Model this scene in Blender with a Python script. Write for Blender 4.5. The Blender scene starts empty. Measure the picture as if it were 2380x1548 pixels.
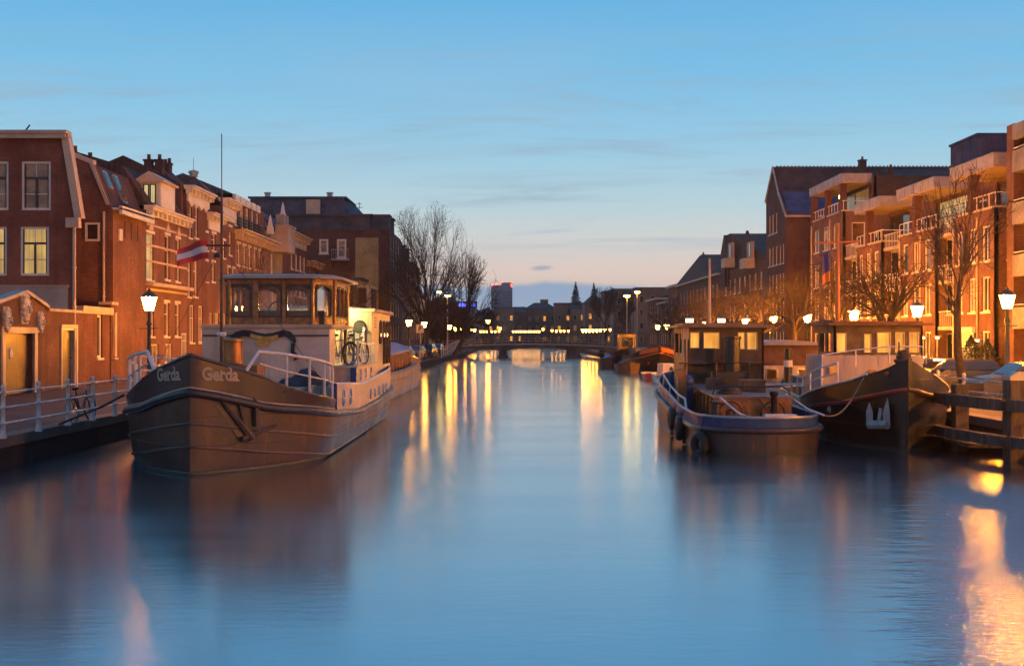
import bpy, bmesh, math, random
from mathutils import Vector, Matrix
random.seed(7)
C = bpy.context.scene.collection
SC = bpy.context.scene
R = math.radians

# ------------------------------------------------------------------ camera
F, CX, HY, EYE = 2800.0, 1190.0, 782.0, 3.0        # survey constants of the site plan
cd = bpy.data.cameras.new('camera'); cam = bpy.data.objects.new('camera', cd); C.objects.link(cam)
cam.location = (0, 0, EYE); cam.rotation_euler = (R(90), 0, 0)
cd.sensor_width = 36; cd.lens = F/2380*36; cd.shift_y = 8/2380
cd.clip_start = 0.5; cd.clip_end = 5000
SC.camera = cam
SC.view_settings.view_transform = 'Standard'; SC.view_settings.look = 'None'
SC.view_settings.exposure = 0.0; SC.view_settings.gamma = 1.0
SC.render.engine = 'CYCLES'
SC.cycles.use_denoising = True
SC.cycles.max_bounces = 6; SC.cycles.diffuse_bounces = 3; SC.cycles.glossy_bounces = 3
SC.cycles.transparent_max_bounces = 10; SC.cycles.transmission_bounces = 4
SC.cycles.sample_clamp_indirect = 4.0
SC.cycles.caustics_reflective = False; SC.cycles.caustics_refractive = False

def lin(r, g, b):
    f = lambda c: (c/255/12.92 if c/255 <= .04045 else ((c/255+.055)/1.055)**2.4)
    return (f(r), f(g), f(b), 1)

# ------------------------------------------------------------------ node helper
class NT:
    def __init__(s, tree): s.t = tree
    def n(s, kind, **kw):
        nd = s.t.nodes.new(kind)
        for k, v in kw.items(): setattr(nd, k, v)
        return nd
    def l(s, a, b): s.t.links.new(a, b)
    def val(s, x, sock):
        if hasattr(x, 'is_linked'): s.l(x, sock)
        else: sock.default_value = x
    def m(s, op, a, b=0.0, c=None, clamp=False):
        nd = s.n('ShaderNodeMath', operation=op, use_clamp=clamp)
        s.val(a, nd.inputs[0]); s.val(b, nd.inputs[1])
        if c is not None: s.val(c, nd.inputs[2])
        return nd.outputs[0]
    def mix(s, f, a, b, blend='MIX'):
        nd = s.n('ShaderNodeMix', data_type='RGBA', blend_type=blend)
        s.val(f, nd.inputs[0]); s.val(a, nd.inputs[6]); s.val(b, nd.inputs[7])
        return nd.outputs[2]
    def smooth(s, v, a, b, o0=0.0, o1=1.0):
        nd = s.n('ShaderNodeMapRange', interpolation_type='SMOOTHSTEP')
        s.val(v, nd.inputs[0]); s.val(a, nd.inputs[1]); s.val(b, nd.inputs[2]); s.val(o0, nd.inputs[3]); s.val(o1, nd.inputs[4])
        return nd.outputs[0]
    def ramp(s, v, pts):
        nd = s.n('ShaderNodeValToRGB'); cr = nd.color_ramp
        while len(cr.elements) < len(pts): cr.elements.new(.5)
        for e, (p, c) in zip(cr.elements, pts): e.position = p; e.color = c
        s.l(v, nd.inputs[0]); return nd.outputs[0]
    def xyz(s, x, y, z):
        nd = s.n('ShaderNodeCombineXYZ'); s.val(x, nd.inputs[0]); s.val(y, nd.inputs[1]); s.val(z, nd.inputs[2]); return nd.outputs[0]
    def noise(s, vec, scale, detail=3, rough=.55, dist=0.0):
        nd = s.n('ShaderNodeTexNoise'); nd.inputs['Scale'].default_value = scale; nd.inputs['Detail'].default_value = detail
        nd.inputs['Roughness'].default_value = rough; nd.inputs['Distortion'].default_value = dist
        if vec is not None: s.l(vec, nd.inputs['Vector'])
        return nd.outputs[0]

# ------------------------------------------------------------------ world: dusk sky after sunset
W = bpy.data.worlds.new('World'); SC.world = W; W.use_nodes = True
w = NT(W.node_tree)
bg = W.node_tree.nodes['Background']
tc = w.n('ShaderNodeTexCoord'); sp = w.n('ShaderNodeSeparateXYZ'); w.l(tc.outputs['Generated'], sp.inputs[0])
dx, dy, dz = sp.outputs
SKY = [(0.0, lin(195,180,172)), (.03, lin(222,198,184)), (.055, lin(232,210,198)), (.075, lin(220,216,210)), (.105, lin(190,214,221)),
       (.15, lin(158,206,230)), (.20, lin(130,195,232)), (.27, lin(104,180,229)), (.42, lin(94,172,228)), (.7, lin(80,150,216)), (1.0, lin(60,116,186))]
# the ramp input is stretched so the low sky keeps enough resolution
sky = w.ramp(dz, SKY)
az = w.m('DIVIDE', dx, w.m('MAXIMUM', w.m('ABSOLUTE', dy), .05)); el = w.m('DIVIDE', dz, w.m('MAXIMUM', w.m('ABSOLUTE', dy), .05))
v1 = w.xyz(w.m('ADD', w.m('MULTIPLY', az, 3.0), w.m('MULTIPLY', el, -5.0)), w.m('MULTIPLY', el, 34.0), 3.7)
wisps = w.noise(v1, 1.5, 5, .62, .6)
wf = w.m('MULTIPLY', w.smooth(wisps, .48, .72), w.m('MULTIPLY', w.smooth(el, .05, .09), w.smooth(el, .16, .30, 1.0, .0)))
sky = w.mix(w.m('MULTIPLY', wf, .55), sky, lin(154,174,194))
v3 = w.xyz(w.m('ADD', w.m('MULTIPLY', az, 1.6), w.m('MULTIPLY', el, -2.0)), w.m('MULTIPLY', el, 9.0), 8.1)
veil = w.noise(v3, 1.3, 3, .5, .3)
vf = w.m('MULTIPLY', w.smooth(veil, .42, .70), w.smooth(el, .32, .12))
sky = w.mix(w.m('MULTIPLY', vf, .42), sky, lin(172,196,214))
n2 = w.noise(w.xyz(w.m('MULTIPLY', az, 14.0), 0.3, 9.1), 1.0, 4, .5)
top = w.m('ADD', .0335, w.m('MULTIPLY', n2, .018))
bank = w.smooth(w.m('SUBTRACT', el, top), .0035, -.0025)
sky = w.mix(w.m('MULTIPLY', bank, .9), sky, w.mix(w.smooth(el, .0, .04), lin(176,186,202), lin(142,170,202)))
ex = w.m('DIVIDE', w.m('SUBTRACT', az, .0245), .012); ey = w.m('DIVIDE', w.m('SUBTRACT', el, w.m('ADD', .0553, w.m('MULTIPLY', az, .06))), .0028)
blob = w.smooth(w.m('ADD', w.m('ADD', w.m('MULTIPLY', ex, ex), w.m('MULTIPLY', ey, ey)), w.m('MULTIPLY', wisps, .8)), 1.5, .3)
sky = w.mix(w.m('MULTIPLY', blob, .7), sky, lin(140,158,182))
# warm tint added to the unseen sky behind the viewer, warming front faces
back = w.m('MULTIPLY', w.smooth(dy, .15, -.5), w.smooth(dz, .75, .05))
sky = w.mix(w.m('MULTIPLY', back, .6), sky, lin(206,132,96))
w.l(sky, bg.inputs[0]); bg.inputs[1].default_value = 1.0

# ------------------------------------------------------------------ materials
MATS = {}
def base(name):
    m = bpy.data.materials.new(name); m.use_nodes = True
    t = NT(m.node_tree); b = m.node_tree.nodes['Principled BSDF']; MATS[name] = m
    return m, t, b
def pm(name, col, rough=.6, metal=0.0, var=.3, scale=2.0, bump=.15, spec=.5, streak=False):
    m, t, b = base(name)
    c = col if len(col) == 4 else (*col, 1)
    g = t.n('ShaderNodeNewGeometry')
    vec = g.outputs['Position']
    if streak:
        s_ = t.n('ShaderNodeSeparateXYZ'); t.l(vec, s_.inputs[0])
        vec = t.xyz(t.m('MULTIPLY', s_.outputs[0], 4.0), t.m('MULTIPLY', s_.outputs[1], 4.0), t.m('MULTIPLY', s_.outputs[2], .6))
    n = t.noise(vec, scale, 5, .6)
    f = t.smooth(n, .3, .72)
    dark = tuple(x*(1-var) for x in c[:3]) + (1,); lite = tuple(min(1, x*(1+var*.6)) for x in c[:3]) + (1,)
    t.l(t.mix(f, dark, lite), b.inputs['Base Color'])
    t.l(t.smooth(n, .2, .8, min(1, rough*1.2), rough*.8), b.inputs['Roughness'])
    b.inputs['Metallic'].default_value = metal; b.inputs['Specular IOR Level'].default_value = spec
    if bump:
        bp = t.n('ShaderNodeBump'); bp.inputs['Strength'].default_value = bump; bp.inputs['Distance'].default_value = .02
        t.l(t.noise(vec, scale*9, 3), bp.inputs['Height']); t.l(bp.outputs[0], b.inputs['Normal'])
    return m
def hullmat(name, col, rough, rust=.5):
    m, t, b = base(name)
    g = t.n('ShaderNodeNewGeometry'); sp = t.n('ShaderNodeSeparateXYZ'); t.l(g.outputs['Position'], sp.inputs[0]); x, y, z = sp.outputs
    st = t.noise(t.xyz(t.m('MULTIPLY', x, 5.0), t.m('MULTIPLY', y, 5.0), t.m('MULTIPLY', z, .5)), 1.0, 5, .65)
    bl = t.noise(g.outputs['Position'], .7, 5, .6); sm = t.noise(g.outputs['Position'], 7.0, 4, .6)
    c = t.mix(t.smooth(bl, .3, .7), tuple(v*.68 for v in col)+(1,), tuple(v*1.25 for v in col)+(1,))
    c = t.mix(t.smooth(st, .52, .72, 0, .55), c, tuple(v*.45 for v in col)+(1,))
    c = t.mix(t.m('MULTIPLY', t.smooth(st, .46, .30, 0, rust), t.smooth(sm, .35, .6)), c, (.17, .068, .03, 1))
    edge = t.m('ADD', z, t.m('MULTIPLY', t.m('SUBTRACT', sm, .5), .16))
    c = t.mix(t.smooth(edge, .13, .05, 0, .85), c, (.035, .040, .024, 1))
    t.l(c, b.inputs['Base Color']); t.l(t.smooth(bl, .3, .7, rough*.75, rough*1.25), b.inputs['Roughness'])
    bt = t.n('ShaderNodeTexBrick'); t.l(t.xyz(t.m('ADD', x, y), z, 0.0), bt.inputs['Vector']); bt.inputs['Scale'].default_value = 1.0
    bt.inputs['Brick Width'].default_value = 1.9; bt.inputs['Row Height'].default_value = .62; bt.inputs['Mortar Size'].default_value = .008; bt.inputs['Mortar Smooth'].default_value = .6
    bp = t.n('ShaderNodeBump'); bp.inputs['Strength'].default_value = .7; bp.inputs['Distance'].default_value = .025
    t.l(t.m('ADD', t.m('MULTIPLY', bl, 1.8), t.m('MULTIPLY', bt.outputs[1], .5)), bp.inputs['Height']); t.l(bp.outputs[0], b.inputs['Normal'])
    return m
def brick(name, c1, c2, mortar, bw=.22, bh=.075, flat=False):
    m, t, b = base(name)
    g = t.n('ShaderNodeNewGeometry'); sp = t.n('ShaderNodeSeparateXYZ'); t.l(g.outputs['Position'], sp.inputs[0])
    sn = t.n('ShaderNodeSeparateXYZ'); t.l(g.outputs['True Normal'], sn.inputs[0])
    if flat: vec = t.xyz(sp.outputs[0], sp.outputs[1], 0.0)
    else:
        side = t.m('GREATER_THAN', t.m('ABSOLUTE', sn.outputs[0]), .6)
        u = t.m('ADD', t.m('MULTIPLY', sp.outputs[1], side), t.m('MULTIPLY', sp.outputs[0], t.m('SUBTRACT', 1.0, side)))
        vec = t.xyz(u, sp.outputs[2], 0.0)
    bt = t.n('ShaderNodeTexBrick'); t.l(vec, bt.inputs['Vector'])
    bt.inputs['Scale'].default_value = 1.0; bt.inputs['Brick Width'].default_value = bw; bt.inputs['Row Height'].default_value = bh
    bt.inputs['Mortar Size'].default_value = .008; bt.inputs['Mortar Smooth'].default_value = .4; bt.inputs['Bias'].default_value = 0
    bt.inputs['Color1'].default_value = c1; bt.inputs['Color2'].default_value = c2; bt.inputs['Mortar'].default_value = mortar
    pn = t.noise(g.outputs['Position'], .55, 5, .62); dn = t.noise(g.outputs['Position'], 5.0, 3, .6)
    col = t.mix(t.smooth(pn, .34, .66, 0, .75), bt.outputs[0], tuple(x*.42 for x in c1[:3])+(1,))
    col = t.mix(t.smooth(dn, .45, .8, 0, .35), col, tuple(min(1, x*1.5) for x in c2[:3])+(1,))
    if not flat:
        sv = t.xyz(t.m('MULTIPLY', u, 2.2), t.m('MULTIPLY', sp.outputs[2], .16), 1.7); sn_ = t.noise(sv, 1.0, 4, .65)
        col = t.mix(t.smooth(sn_, .50, .74, 0, .6), col, tuple(x*.33 for x in c1[:3])+(1,))
        sw = t.xyz(t.m('MULTIPLY', u, .7), t.m('MULTIPLY', sp.outputs[2], .5), 7.7)
        col = t.mix(t.smooth(t.noise(sw, 1.0, 3, .6), .58, .78, 0, .45), col, tuple(min(1, x*1.7+.02) for x in c2[:3])+(1,))
    t.l(col, b.inputs['Base Color']); b.inputs['Roughness'].default_value = .85; b.inputs['Specular IOR Level'].default_value = .25
    bp = t.n('ShaderNodeBump'); bp.inputs['Strength'].default_value = .35; bp.inputs['Distance'].default_value = .02
    t.l(bt.outputs[1], bp.inputs['Height']); bp.invert = True; t.l(bp.outputs[0], b.inputs['Normal'])
    return m
def roofmat(name, col, pitch=.3):
    m, t, b = base(name)
    g = t.n('ShaderNodeNewGeometry'); sp = t.n('ShaderNodeSeparateXYZ'); t.l(g.outputs['Position'], sp.inputs[0])
    rows = t.m('FRACT', t.m('DIVIDE', sp.outputs[2], pitch*.7)); cols = t.m('FRACT', t.m('DIVIDE', t.m('ADD', sp.outputs[0], sp.outputs[1]), pitch))
    n = t.noise(g.outputs['Position'], .9, 5, .65)
    c = t.mix(t.smooth(n, .3, .7), tuple(x*.65 for x in col[:3])+(1,), tuple(x*1.35 for x in col[:3])+(1,))
    c = t.mix(t.smooth(rows, .75, 1.0, 0, .55), c, tuple(x*.3 for x in col[:3])+(1,))
    t.l(c, b.inputs['Base Color']); b.inputs['Roughness'].default_value = .88; b.inputs['Specular IOR Level'].default_value = .25
    h = t.m('ADD', rows, t.m('SINE', t.m('MULTIPLY', cols, 6.283)))
    bp = t.n('ShaderNodeBump'); bp.inputs['Strength'].default_value = .5; bp.inputs['Distance'].default_value = .03
    t.l(h, bp.inputs['Height']); t.l(bp.outputs[0], b.inputs['Normal'])
    return m
def emit(name, col, strength, var=0.0):
    m, t, b = base(name)
    b.inputs['Base Color'].default_value = (.04, .03, .02, 1); b.inputs['Roughness'].default_value = .15; b.inputs['Specular IOR Level'].default_value = .3
    if var:
        g = t.n('ShaderNodeNewGeometry'); sp = t.n('ShaderNodeSeparateXYZ'); t.l(g.outputs['Position'], sp.inputs[0])
        u = t.m('ADD', sp.outputs[0], sp.outputs[1])
        fold = t.noise(t.xyz(t.m('MULTIPLY', u, 9.0), 0.0, t.m('MULTIPLY', sp.outputs[2], .35)), 1.0, 3, .6)
        blot = t.noise(g.outputs['Position'], .8, 2)
        f = t.m('MULTIPLY', t.smooth(fold, .25, .75, 1-var, 1.0), t.smooth(blot, .3, .7, 1-var, 1.0))
        t.l(t.mix(f, (0, 0, 0, 1), (*col[:3], 1)), b.inputs['Emission Color'])
    else: b.inputs['Emission Color'].default_value = (*col[:3], 1)
    b.inputs['Emission Strength'].default_value = strength
    return m
def clear(name, tint=(1, 1, 1), base_f=.06):
    m = bpy.data.materials.new(name); m.use_nodes = True; t = NT(m.node_tree); t.t.nodes.clear(); MATS[name] = m
    o = t.n('ShaderNodeOutputMaterial'); tr = t.n('ShaderNodeBsdfTransparent'); gl = t.n('ShaderNodeBsdfGlossy'); mx = t.n('ShaderNodeMixShader')
    tr.inputs[0].default_value = (*tint, 1); gl.inputs['Roughness'].default_value = .03
    lw = t.n('ShaderNodeLayerWeight'); lw.inputs[0].default_value = .35
    t.l(t.m('ADD', t.m('MULTIPLY', lw.outputs['Fresnel'], .7), base_f, clamp=True), mx.inputs[0])
    t.l(tr.outputs[0], mx.inputs[1]); t.l(gl.outputs[0], mx.inputs[2]); t.l(mx.outputs[0], o.inputs[0])
    return m

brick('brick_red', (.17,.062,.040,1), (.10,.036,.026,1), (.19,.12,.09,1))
brick('brick_dark', (.135,.055,.04,1), (.085,.036,.028,1), (.13,.09,.075,1))
brick('brick_near', (.27,.088,.052,1), (.19,.060,.038,1), (.24,.13,.09,1))
brick('coping_stone', (.20,.155,.125,1), (.15,.115,.095,1), (.035,.03,.025,1), 1.1, .62, True)
brick('brick_brown', (.20,.085,.055,1), (.125,.052,.036,1), (.21,.14,.105,1))
brick('brick_pale', (.30,.16,.115,1), (.22,.11,.08,1), (.30,.22,.17,1))
brick('brick_yellow', (.42,.30,.13,1), (.36,.25,.10,1), (.35,.28,.18,1))
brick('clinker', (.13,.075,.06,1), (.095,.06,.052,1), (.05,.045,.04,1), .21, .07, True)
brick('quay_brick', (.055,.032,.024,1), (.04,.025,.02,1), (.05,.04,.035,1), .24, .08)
roofmat('tile_dark', (.075,.040,.034)); roofmat('tile_red', (.12,.055,.04)); roofmat('slate', (.07,.075,.10), .22); roofmat('slate_blue', (.055,.065,.13), .25)
pm('white_paint', (.62,.56,.49), .45, var=.12, scale=1.2, bump=.05)
hullmat('white_boat', (.47,.375,.30), .38, .2)
pm('cream', (.46,.35,.25), .6, var=.18, scale=1.0)
pm('cream_render', (.38,.29,.23), .8, var=.2, scale=.7)
pm('stone', (.42,.36,.29), .8, var=.3, scale=2)
pm('stone_carved', (.62,.52,.38), .85, var=.35, scale=9, bump=.6)
pm('coping', (.17,.13,.11), .8, var=.35, scale=1.5)
pm('concrete', (.22,.20,.185), .8, var=.3, scale=1.0)
pm('zinc', (.30,.30,.32), .45, metal=.6, var=.2)
pm('black_paint', (.02,.02,.022), .35, var=.3)
pm('green_black', (.018,.028,.022), .4, var=.3)
pm('fence_paint', (.52,.48,.45), .45, var=.25, scale=6)
pm('wood_varnish', (.27,.115,.035), .22, var=.45, scale=5, bump=.05, spec=.6)
pm('wood_dark', (.075,.042,.025), .55, var=.4, scale=3)
pm('wood_grey', (.065,.048,.038), .8, var=.45, scale=2.5, bump=.5, streak=True)
pm('garage_brown', (.055,.03,.02), .5, var=.2)
pm('dark_door', (.03,.03,.03), .35, var=.2)
hullmat('hull_tug', (.052,.036,.030), .38, .5); hullmat('hull_brown', (.075,.042,.027), .40, .7)
pm('hull_bow', (.052,.036,.032), .30, var=.25, scale=1.0, bump=.04)
hullmat('hull_black', (.010,.008,.007), .36, .05)
hullmat('hull_grey', (.15,.115,.095), .40, .4)
pm('hull_blue', (.022,.06,.17), .26, var=.3, scale=1.0, bump=.04)
pm('blue_paint', (.02,.05,.20), .3, var=.2)
pm('boot_top', (.13,.10,.085), .6, var=.4, scale=1.5)
pm('red_line', (.30,.035,.02), .4, var=.25)
pm('orange_bow', (.42,.13,.035), .4, var=.25)
pm('strake_black', (.04,.027,.02), .42, var=.4, scale=2)
pm('deck_paint', (.16,.11,.085), .6, var=.35, scale=1.5)
pm('deck_blue', (.045,.07,.16), .5, var=.3)
pm('copper', (.36,.17,.06), .35, metal=.55, var=.35, scale=3)
pm('canvas_black', (.03,.028,.03), .8, var=.4, scale=3, bump=.4)
pm('canvas_blue', (.13,.17,.28), .75, var=.25, scale=1.5, bump=.3)
pm('canvas_brown', (.14,.06,.035), .8, var=.3, scale=2)
pm('roof_pale', (.32,.28,.285), .6, var=.2)
pm('trunk_mauve', (.33,.26,.265), .45, var=.15, scale=.8, bump=.03, streak=True)
pm('gold', (.55,.33,.08), .35, metal=.4, var=.3, scale=8)
pm('rubber', (.012,.012,.012), .7, var=.3)
pm('rope', (.20,.15,.10), .9, var=.3, scale=20)
pm('rope_dark', (.05,.038,.03), .9, var=.3, scale=20)
pm('chrome', (.5,.5,.5), .25, metal=.9, var=.1)
pm('steel_white', (.66,.58,.54), .4, var=.15, scale=5)
pm('bark', (.05,.031,.021), .9, var=.4, scale=6, bump=.8)
pm('twig', (.042,.026,.019), .9, var=.3, scale=4, bump=0)
pm('conifer', (.028,.040,.036), .9, var=.4, scale=3, bump=0)
pm('hedge', (.035,.045,.022), .9, var=.4, scale=8, bump=0)
pm('car_dark', (.018,.018,.024), .2, var=.15, spec=.7, bump=0)
pm('car_grey', (.14,.14,.15), .22, metal=.4, var=.15, bump=0)
pm('car_white', (.45,.44,.43), .25, var=.1, bump=0)
pm('car_red', (.12,.02,.016), .22, var=.1, bump=0)
pm('glass_dark', (.022,.022,.026), .05, var=.3, scale=.6, bump=0, spec=.8)
pm('glass_warm', (.16,.085,.04), .08, var=.6, scale=1.1, bump=0, spec=.8)
pm('glass_curtain', (.24,.16,.10), .12, var=.55, scale=1.3, bump=0, spec=.8)
pm('shutter_green', (.30,.42,.33), .5, var=.12)
pm('shutter_brown', (.22,.12,.06), .6, var=.2)
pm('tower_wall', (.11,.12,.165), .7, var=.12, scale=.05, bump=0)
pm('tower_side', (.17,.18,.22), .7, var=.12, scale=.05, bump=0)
pm('far_wall', (.17,.10,.075), .9, var=.35, scale=.15, bump=0)
pm('far_wall_brown', (.22,.12,.08), .9, var=.3, scale=.15, bump=0)
pm('far_roof', (.055,.042,.045), .9, var=.3, scale=.2, bump=0)
pm('bridge_steel', (.26,.19,.12), .55, var=.3, scale=1.0)
pm('bridge_stone', (.085,.065,.055), .85, var=.35, scale=1.0)
pm('quay_land', (.12,.085,.07), .9, var=.3, scale=.3)
pm('flag_red', (.55,.045,.03), .8, var=.1, bump=0)
pm('flag_white', (.75,.66,.62), .8, var=.08, bump=0)
pm('flag_blue', (.05,.05,.22), .8, var=.1, bump=0)
pm('flag_orange', (.55,.20,.04), .8, var=.1, bump=0)
pm('anchor_pale', (.42,.34,.30), .5, var=.3, scale=4)
pm('rust_brown', (.09,.05,.032), .6, var=.5, scale=4)
clear('glass_clear', (.93, .92, .90), .05)
SOD = (1.0, .36, .045)
emit('sodium', (1.0, .31, .018), 4400.0); emit('sodium_left', (1.0, .31, .018), 1700.0); emit('sodium_side', (1.0, .31, .018), 2600.0); emit('sodium_mid', (1.0, .37, .04), 170.0); emit('sodium_near', (1.0, .30, .014), 1000.0); emit('sodium_bow', (1.0, .33, .03), 280.0); emit('sodium_dim', (1.0, .38, .05), 22.0)
emit('sodium_far', (1.0, .34, .03), 150.0)
emit('high_lamp', (1.0, .56, .08), 90.0)
emit('deck_lamp', (1.0, .80, .26), 700.0)
emit('porch_lamp', (1.0, .62, .25), 7.0)
emit('lit_window', (1.0, .62, .20), .78, .45)
emit('lit_window_pale', (1.0, .76, .36), .95, .35)
emit('lit_window_dim', (1.0, .50, .15), .30, .6)
emit('orange_glow_pane', (1.0, .40, .06), 1.9, .6)  # also stands for the orange-lit bank seen through the boat wheelhouses
emit('blue_sign', (.06, .10, 1.0), 3.0)
emit('red_beacon', (1.0, .10, .05), 6.0)
# canal water: long, wind-combed ripples under a soft sheen
m, t, b = base('water')
g = t.n('ShaderNodeNewGeometry'); s_ = t.n('ShaderNodeSeparateXYZ'); t.l(g.outputs['Position'], s_.inputs[0])
va = t.xyz(t.m('MULTIPLY', s_.outputs[0], .35), s_.outputs[1], 0.0)
vb = t.xyz(t.m('MULTIPLY', s_.outputs[0], .9), t.m('MULTIPLY', s_.outputs[1], 2.2), 4.0)
fine = t.noise(vb, 3.2, 3, .6); big = t.noise(va, .35, 4, .55); mid = t.noise(va, 1.3, 3, .5)
b.inputs['Base Color'].default_value = (.022, .016, .016, 1)
t.l(t.m('ADD', t.smooth(big, .3, .7, .105, .145), t.smooth(s_.outputs[1], 70.0, 10.0, .0, .06)), b.inputs['Roughness'])
b.inputs['IOR'].default_value = 1.6; b.inputs['Specular IOR Level'].default_value = 1.0; b.inputs['Specular Tint'].default_value = (.85, .95, 1.0, 1)
bp = t.n('ShaderNodeBump'); bp.inputs['Strength'].default_value = .25; bp.inputs['Distance'].default_value = .05
glit = t.noise(t.xyz(t.m('MULTIPLY', s_.outputs[0], .38), s_.outputs[1], 2.0), 13.0, 3, .6); near = t.m('MULTIPLY', t.smooth(s_.outputs[1], 30.0, 21.0, 0.0, 3.0), t.smooth(t.m('ADD', t.m('SUBTRACT', s_.outputs[0], t.m('MULTIPLY', s_.outputs[1], .34)), t.m('MULTIPLY', t.noise(va, 2.5, 3, .6), 1.6)), .2, 1.9))
t.l(t.m('ADD', t.m('ADD', t.m('MULTIPLY', fine, .16), t.m('MULTIPLY', mid, .22)), t.m('MULTIPLY', glit, near)), bp.inputs['Height']); t.l(bp.outputs[0], b.inputs['Normal'])
gl = t.n('ShaderNodeBsdfGlossy'); gl.inputs['Color'].default_value = (.84, .93, 1.0, 1); t.l(bp.outputs[0], gl.inputs['Normal'])
t.l(b.inputs['Roughness'].links[0].from_socket, gl.inputs['Roughness'])
mxs = t.n('ShaderNodeMixShader'); mxs.inputs[0].default_value = .48
t.l(b.outputs[0], mxs.inputs[1]); t.l(gl.outputs[0], mxs.inputs[2]); t.l(mxs.outputs[0], m.node_tree.nodes['Material Output'].inputs[0])

# ------------------------------------------------------------------ mesh builder
LOC = {}
class MB:
    def __init__(s): s.v = []; s.f = []
    def add(s, vs, fs):
        o = len(s.v); s.v += [tuple(p) for p in vs]; s.f += [tuple(i+o for i in f) for f in fs]; return s
    def quad(s, *p): return s.add(p, [tuple(range(len(p)))])
    def hexa(s, p):   # 8 points: bottom ring 0-3, top ring 4-7
        return s.add(p, [(3,2,1,0), (4,5,6,7), (0,1,5,4), (1,2,6,5), (2,3,7,6), (3,0,4,7)])
    def box(s, x0, x1, y0, y1, z0, z1):
        return s.hexa([(x0,y0,z0),(x1,y0,z0),(x1,y1,z0),(x0,y1,z0),(x0,y0,z1),(x1,y0,z1),(x1,y1,z1),(x0,y1,z1)])
    def pbox(s, pl, u0, u1, z0, z1, d0, d1):
        q = lambda u, d, z: pl.p(u, z, d)
        return s.hexa([q(u0,d1,z0), q(u1,d1,z0), q(u1,d0,z0), q(u0,d0,z0), q(u0,d1,z1), q(u1,d1,z1), q(u1,d0,z1), q(u0,d0,z1)])
    def tube(s, pts, r, n=6, closed=False, cap=True):
        pts = [Vector(p) for p in pts]; k = len(pts)
        rs = r if isinstance(r, (list, tuple)) else [r]*k
        o = len(s.v); prev = None
        for i, p in enumerate(pts):
            if closed: d = pts[(i+1) % k]-pts[i-1]
            else: d = pts[min(i+1, k-1)]-pts[max(i-1, 0)]
            if d.length < 1e-9: d = Vector((0,0,1))
            d.normalize()
            if prev is None: a = d.cross(Vector((0,0,1)) if abs(d.z) < .9 else Vector((1,0,0)))
            else: a = prev - d*prev.dot(d)
            if a.length < 1e-6: a = d.orthogonal()
            a.normalize(); b_ = d.cross(a); prev = a
            for j in range(n):
                t_ = 2*math.pi*j/n
                s.v.append(tuple(p+(a*math.cos(t_)+b_*math.sin(t_))*rs[i]))
        m = k if closed else k-1
        for i in range(m):
            for j in range(n):
                a0 = o+i*n+j; a1 = o+i*n+(j+1) % n; b0 = o+((i+1) % k)*n+j; b1 = o+((i+1) % k)*n+(j+1) % n
                s.f.append((a0, a1, b1, b0))
        if cap and not closed:
            s.f.append(tuple(o+j for j in range(n))[::-1]); s.f.append(tuple(o+(k-1)*n+j for j in range(n)))
        return s
    def lathe(s, prof, c, n=10, a0=0.0):
        o = len(s.v); cx, cy, cz = c
        for r, z in prof:
            for j in range(n):
                t_ = a0+2*math.pi*j/n; s.v.append((cx+r*math.cos(t_), cy+r*math.sin(t_), cz+z))
        for i in range(len(prof)-1):
            for j in range(n): s.f.append((o+i*n+j, o+i*n+(j+1) % n, o+(i+1)*n+(j+1) % n, o+(i+1)*n+j))
        s.f.append(tuple(o+j for j in range(n))[::-1]); s.f.append(tuple(o+(len(prof)-1)*n+j for j in range(n)))
        return s
    def prism(s, poly, axis, a, b_):   # poly of 2-D points, extruded along axis 'x','y' or 'z'
        mk = {'x': lambda p, t_: (t_, p[0], p[1]), 'y': lambda p, t_: (p[0], t_, p[1]), 'z': lambda p, t_: (p[0], p[1], t_)}[axis]
        n = len(poly)
        return s.add([mk(p, a) for p in poly]+[mk(p, b_) for p in poly],
                     [tuple(range(n))[::-1], tuple(range(n, 2*n))]+[(i, (i+1) % n, n+(i+1) % n, n+i) for i in range(n)])
    def pprism(s, pl, poly, d0, d1):   # poly in (u,z) on a plane, extruded along its normal
        n = len(poly)
        return s.add([pl.p(u, z, d0) for u, z in poly]+[pl.p(u, z, d1) for u, z in poly],
                     [tuple(range(n))[::-1], tuple(range(n, 2*n))]+[(i, (i+1) % n, n+(i+1) % n, n+i) for i in range(n)])
    def sphere(s, c, r, n=10, m=6, sc=(1,1,1)):
        prof = [(max(1e-3, r*math.sin(math.pi*i/m)), -r*math.cos(math.pi*i/m)) for i in range(m+1)]
        o = len(s.v); s.lathe(prof, (0,0,0), n)
        for i in range(o, len(s.v)):
            x, y, z = s.v[i]; s.v[i] = (c[0]+x*sc[0], c[1]+y*sc[1], c[2]+z*sc[2])
        return s
    def torus(s, c, R_, r, ax, n=20, m=6):
        a = Vector(ax).normalized(); u = a.orthogonal().normalized(); v = a.cross(u); c = Vector(c)
        return s.tube([c+u*R_*math.cos(2*math.pi*i/n)+v*R_*math.sin(2*math.pi*i/n) for i in range(n)], r, m, closed=True)
    def xform(s, M, o=0):
        for i in range(o, len(s.v)): s.v[i] = tuple(M @ Vector(s.v[i]))
        return s
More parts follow.
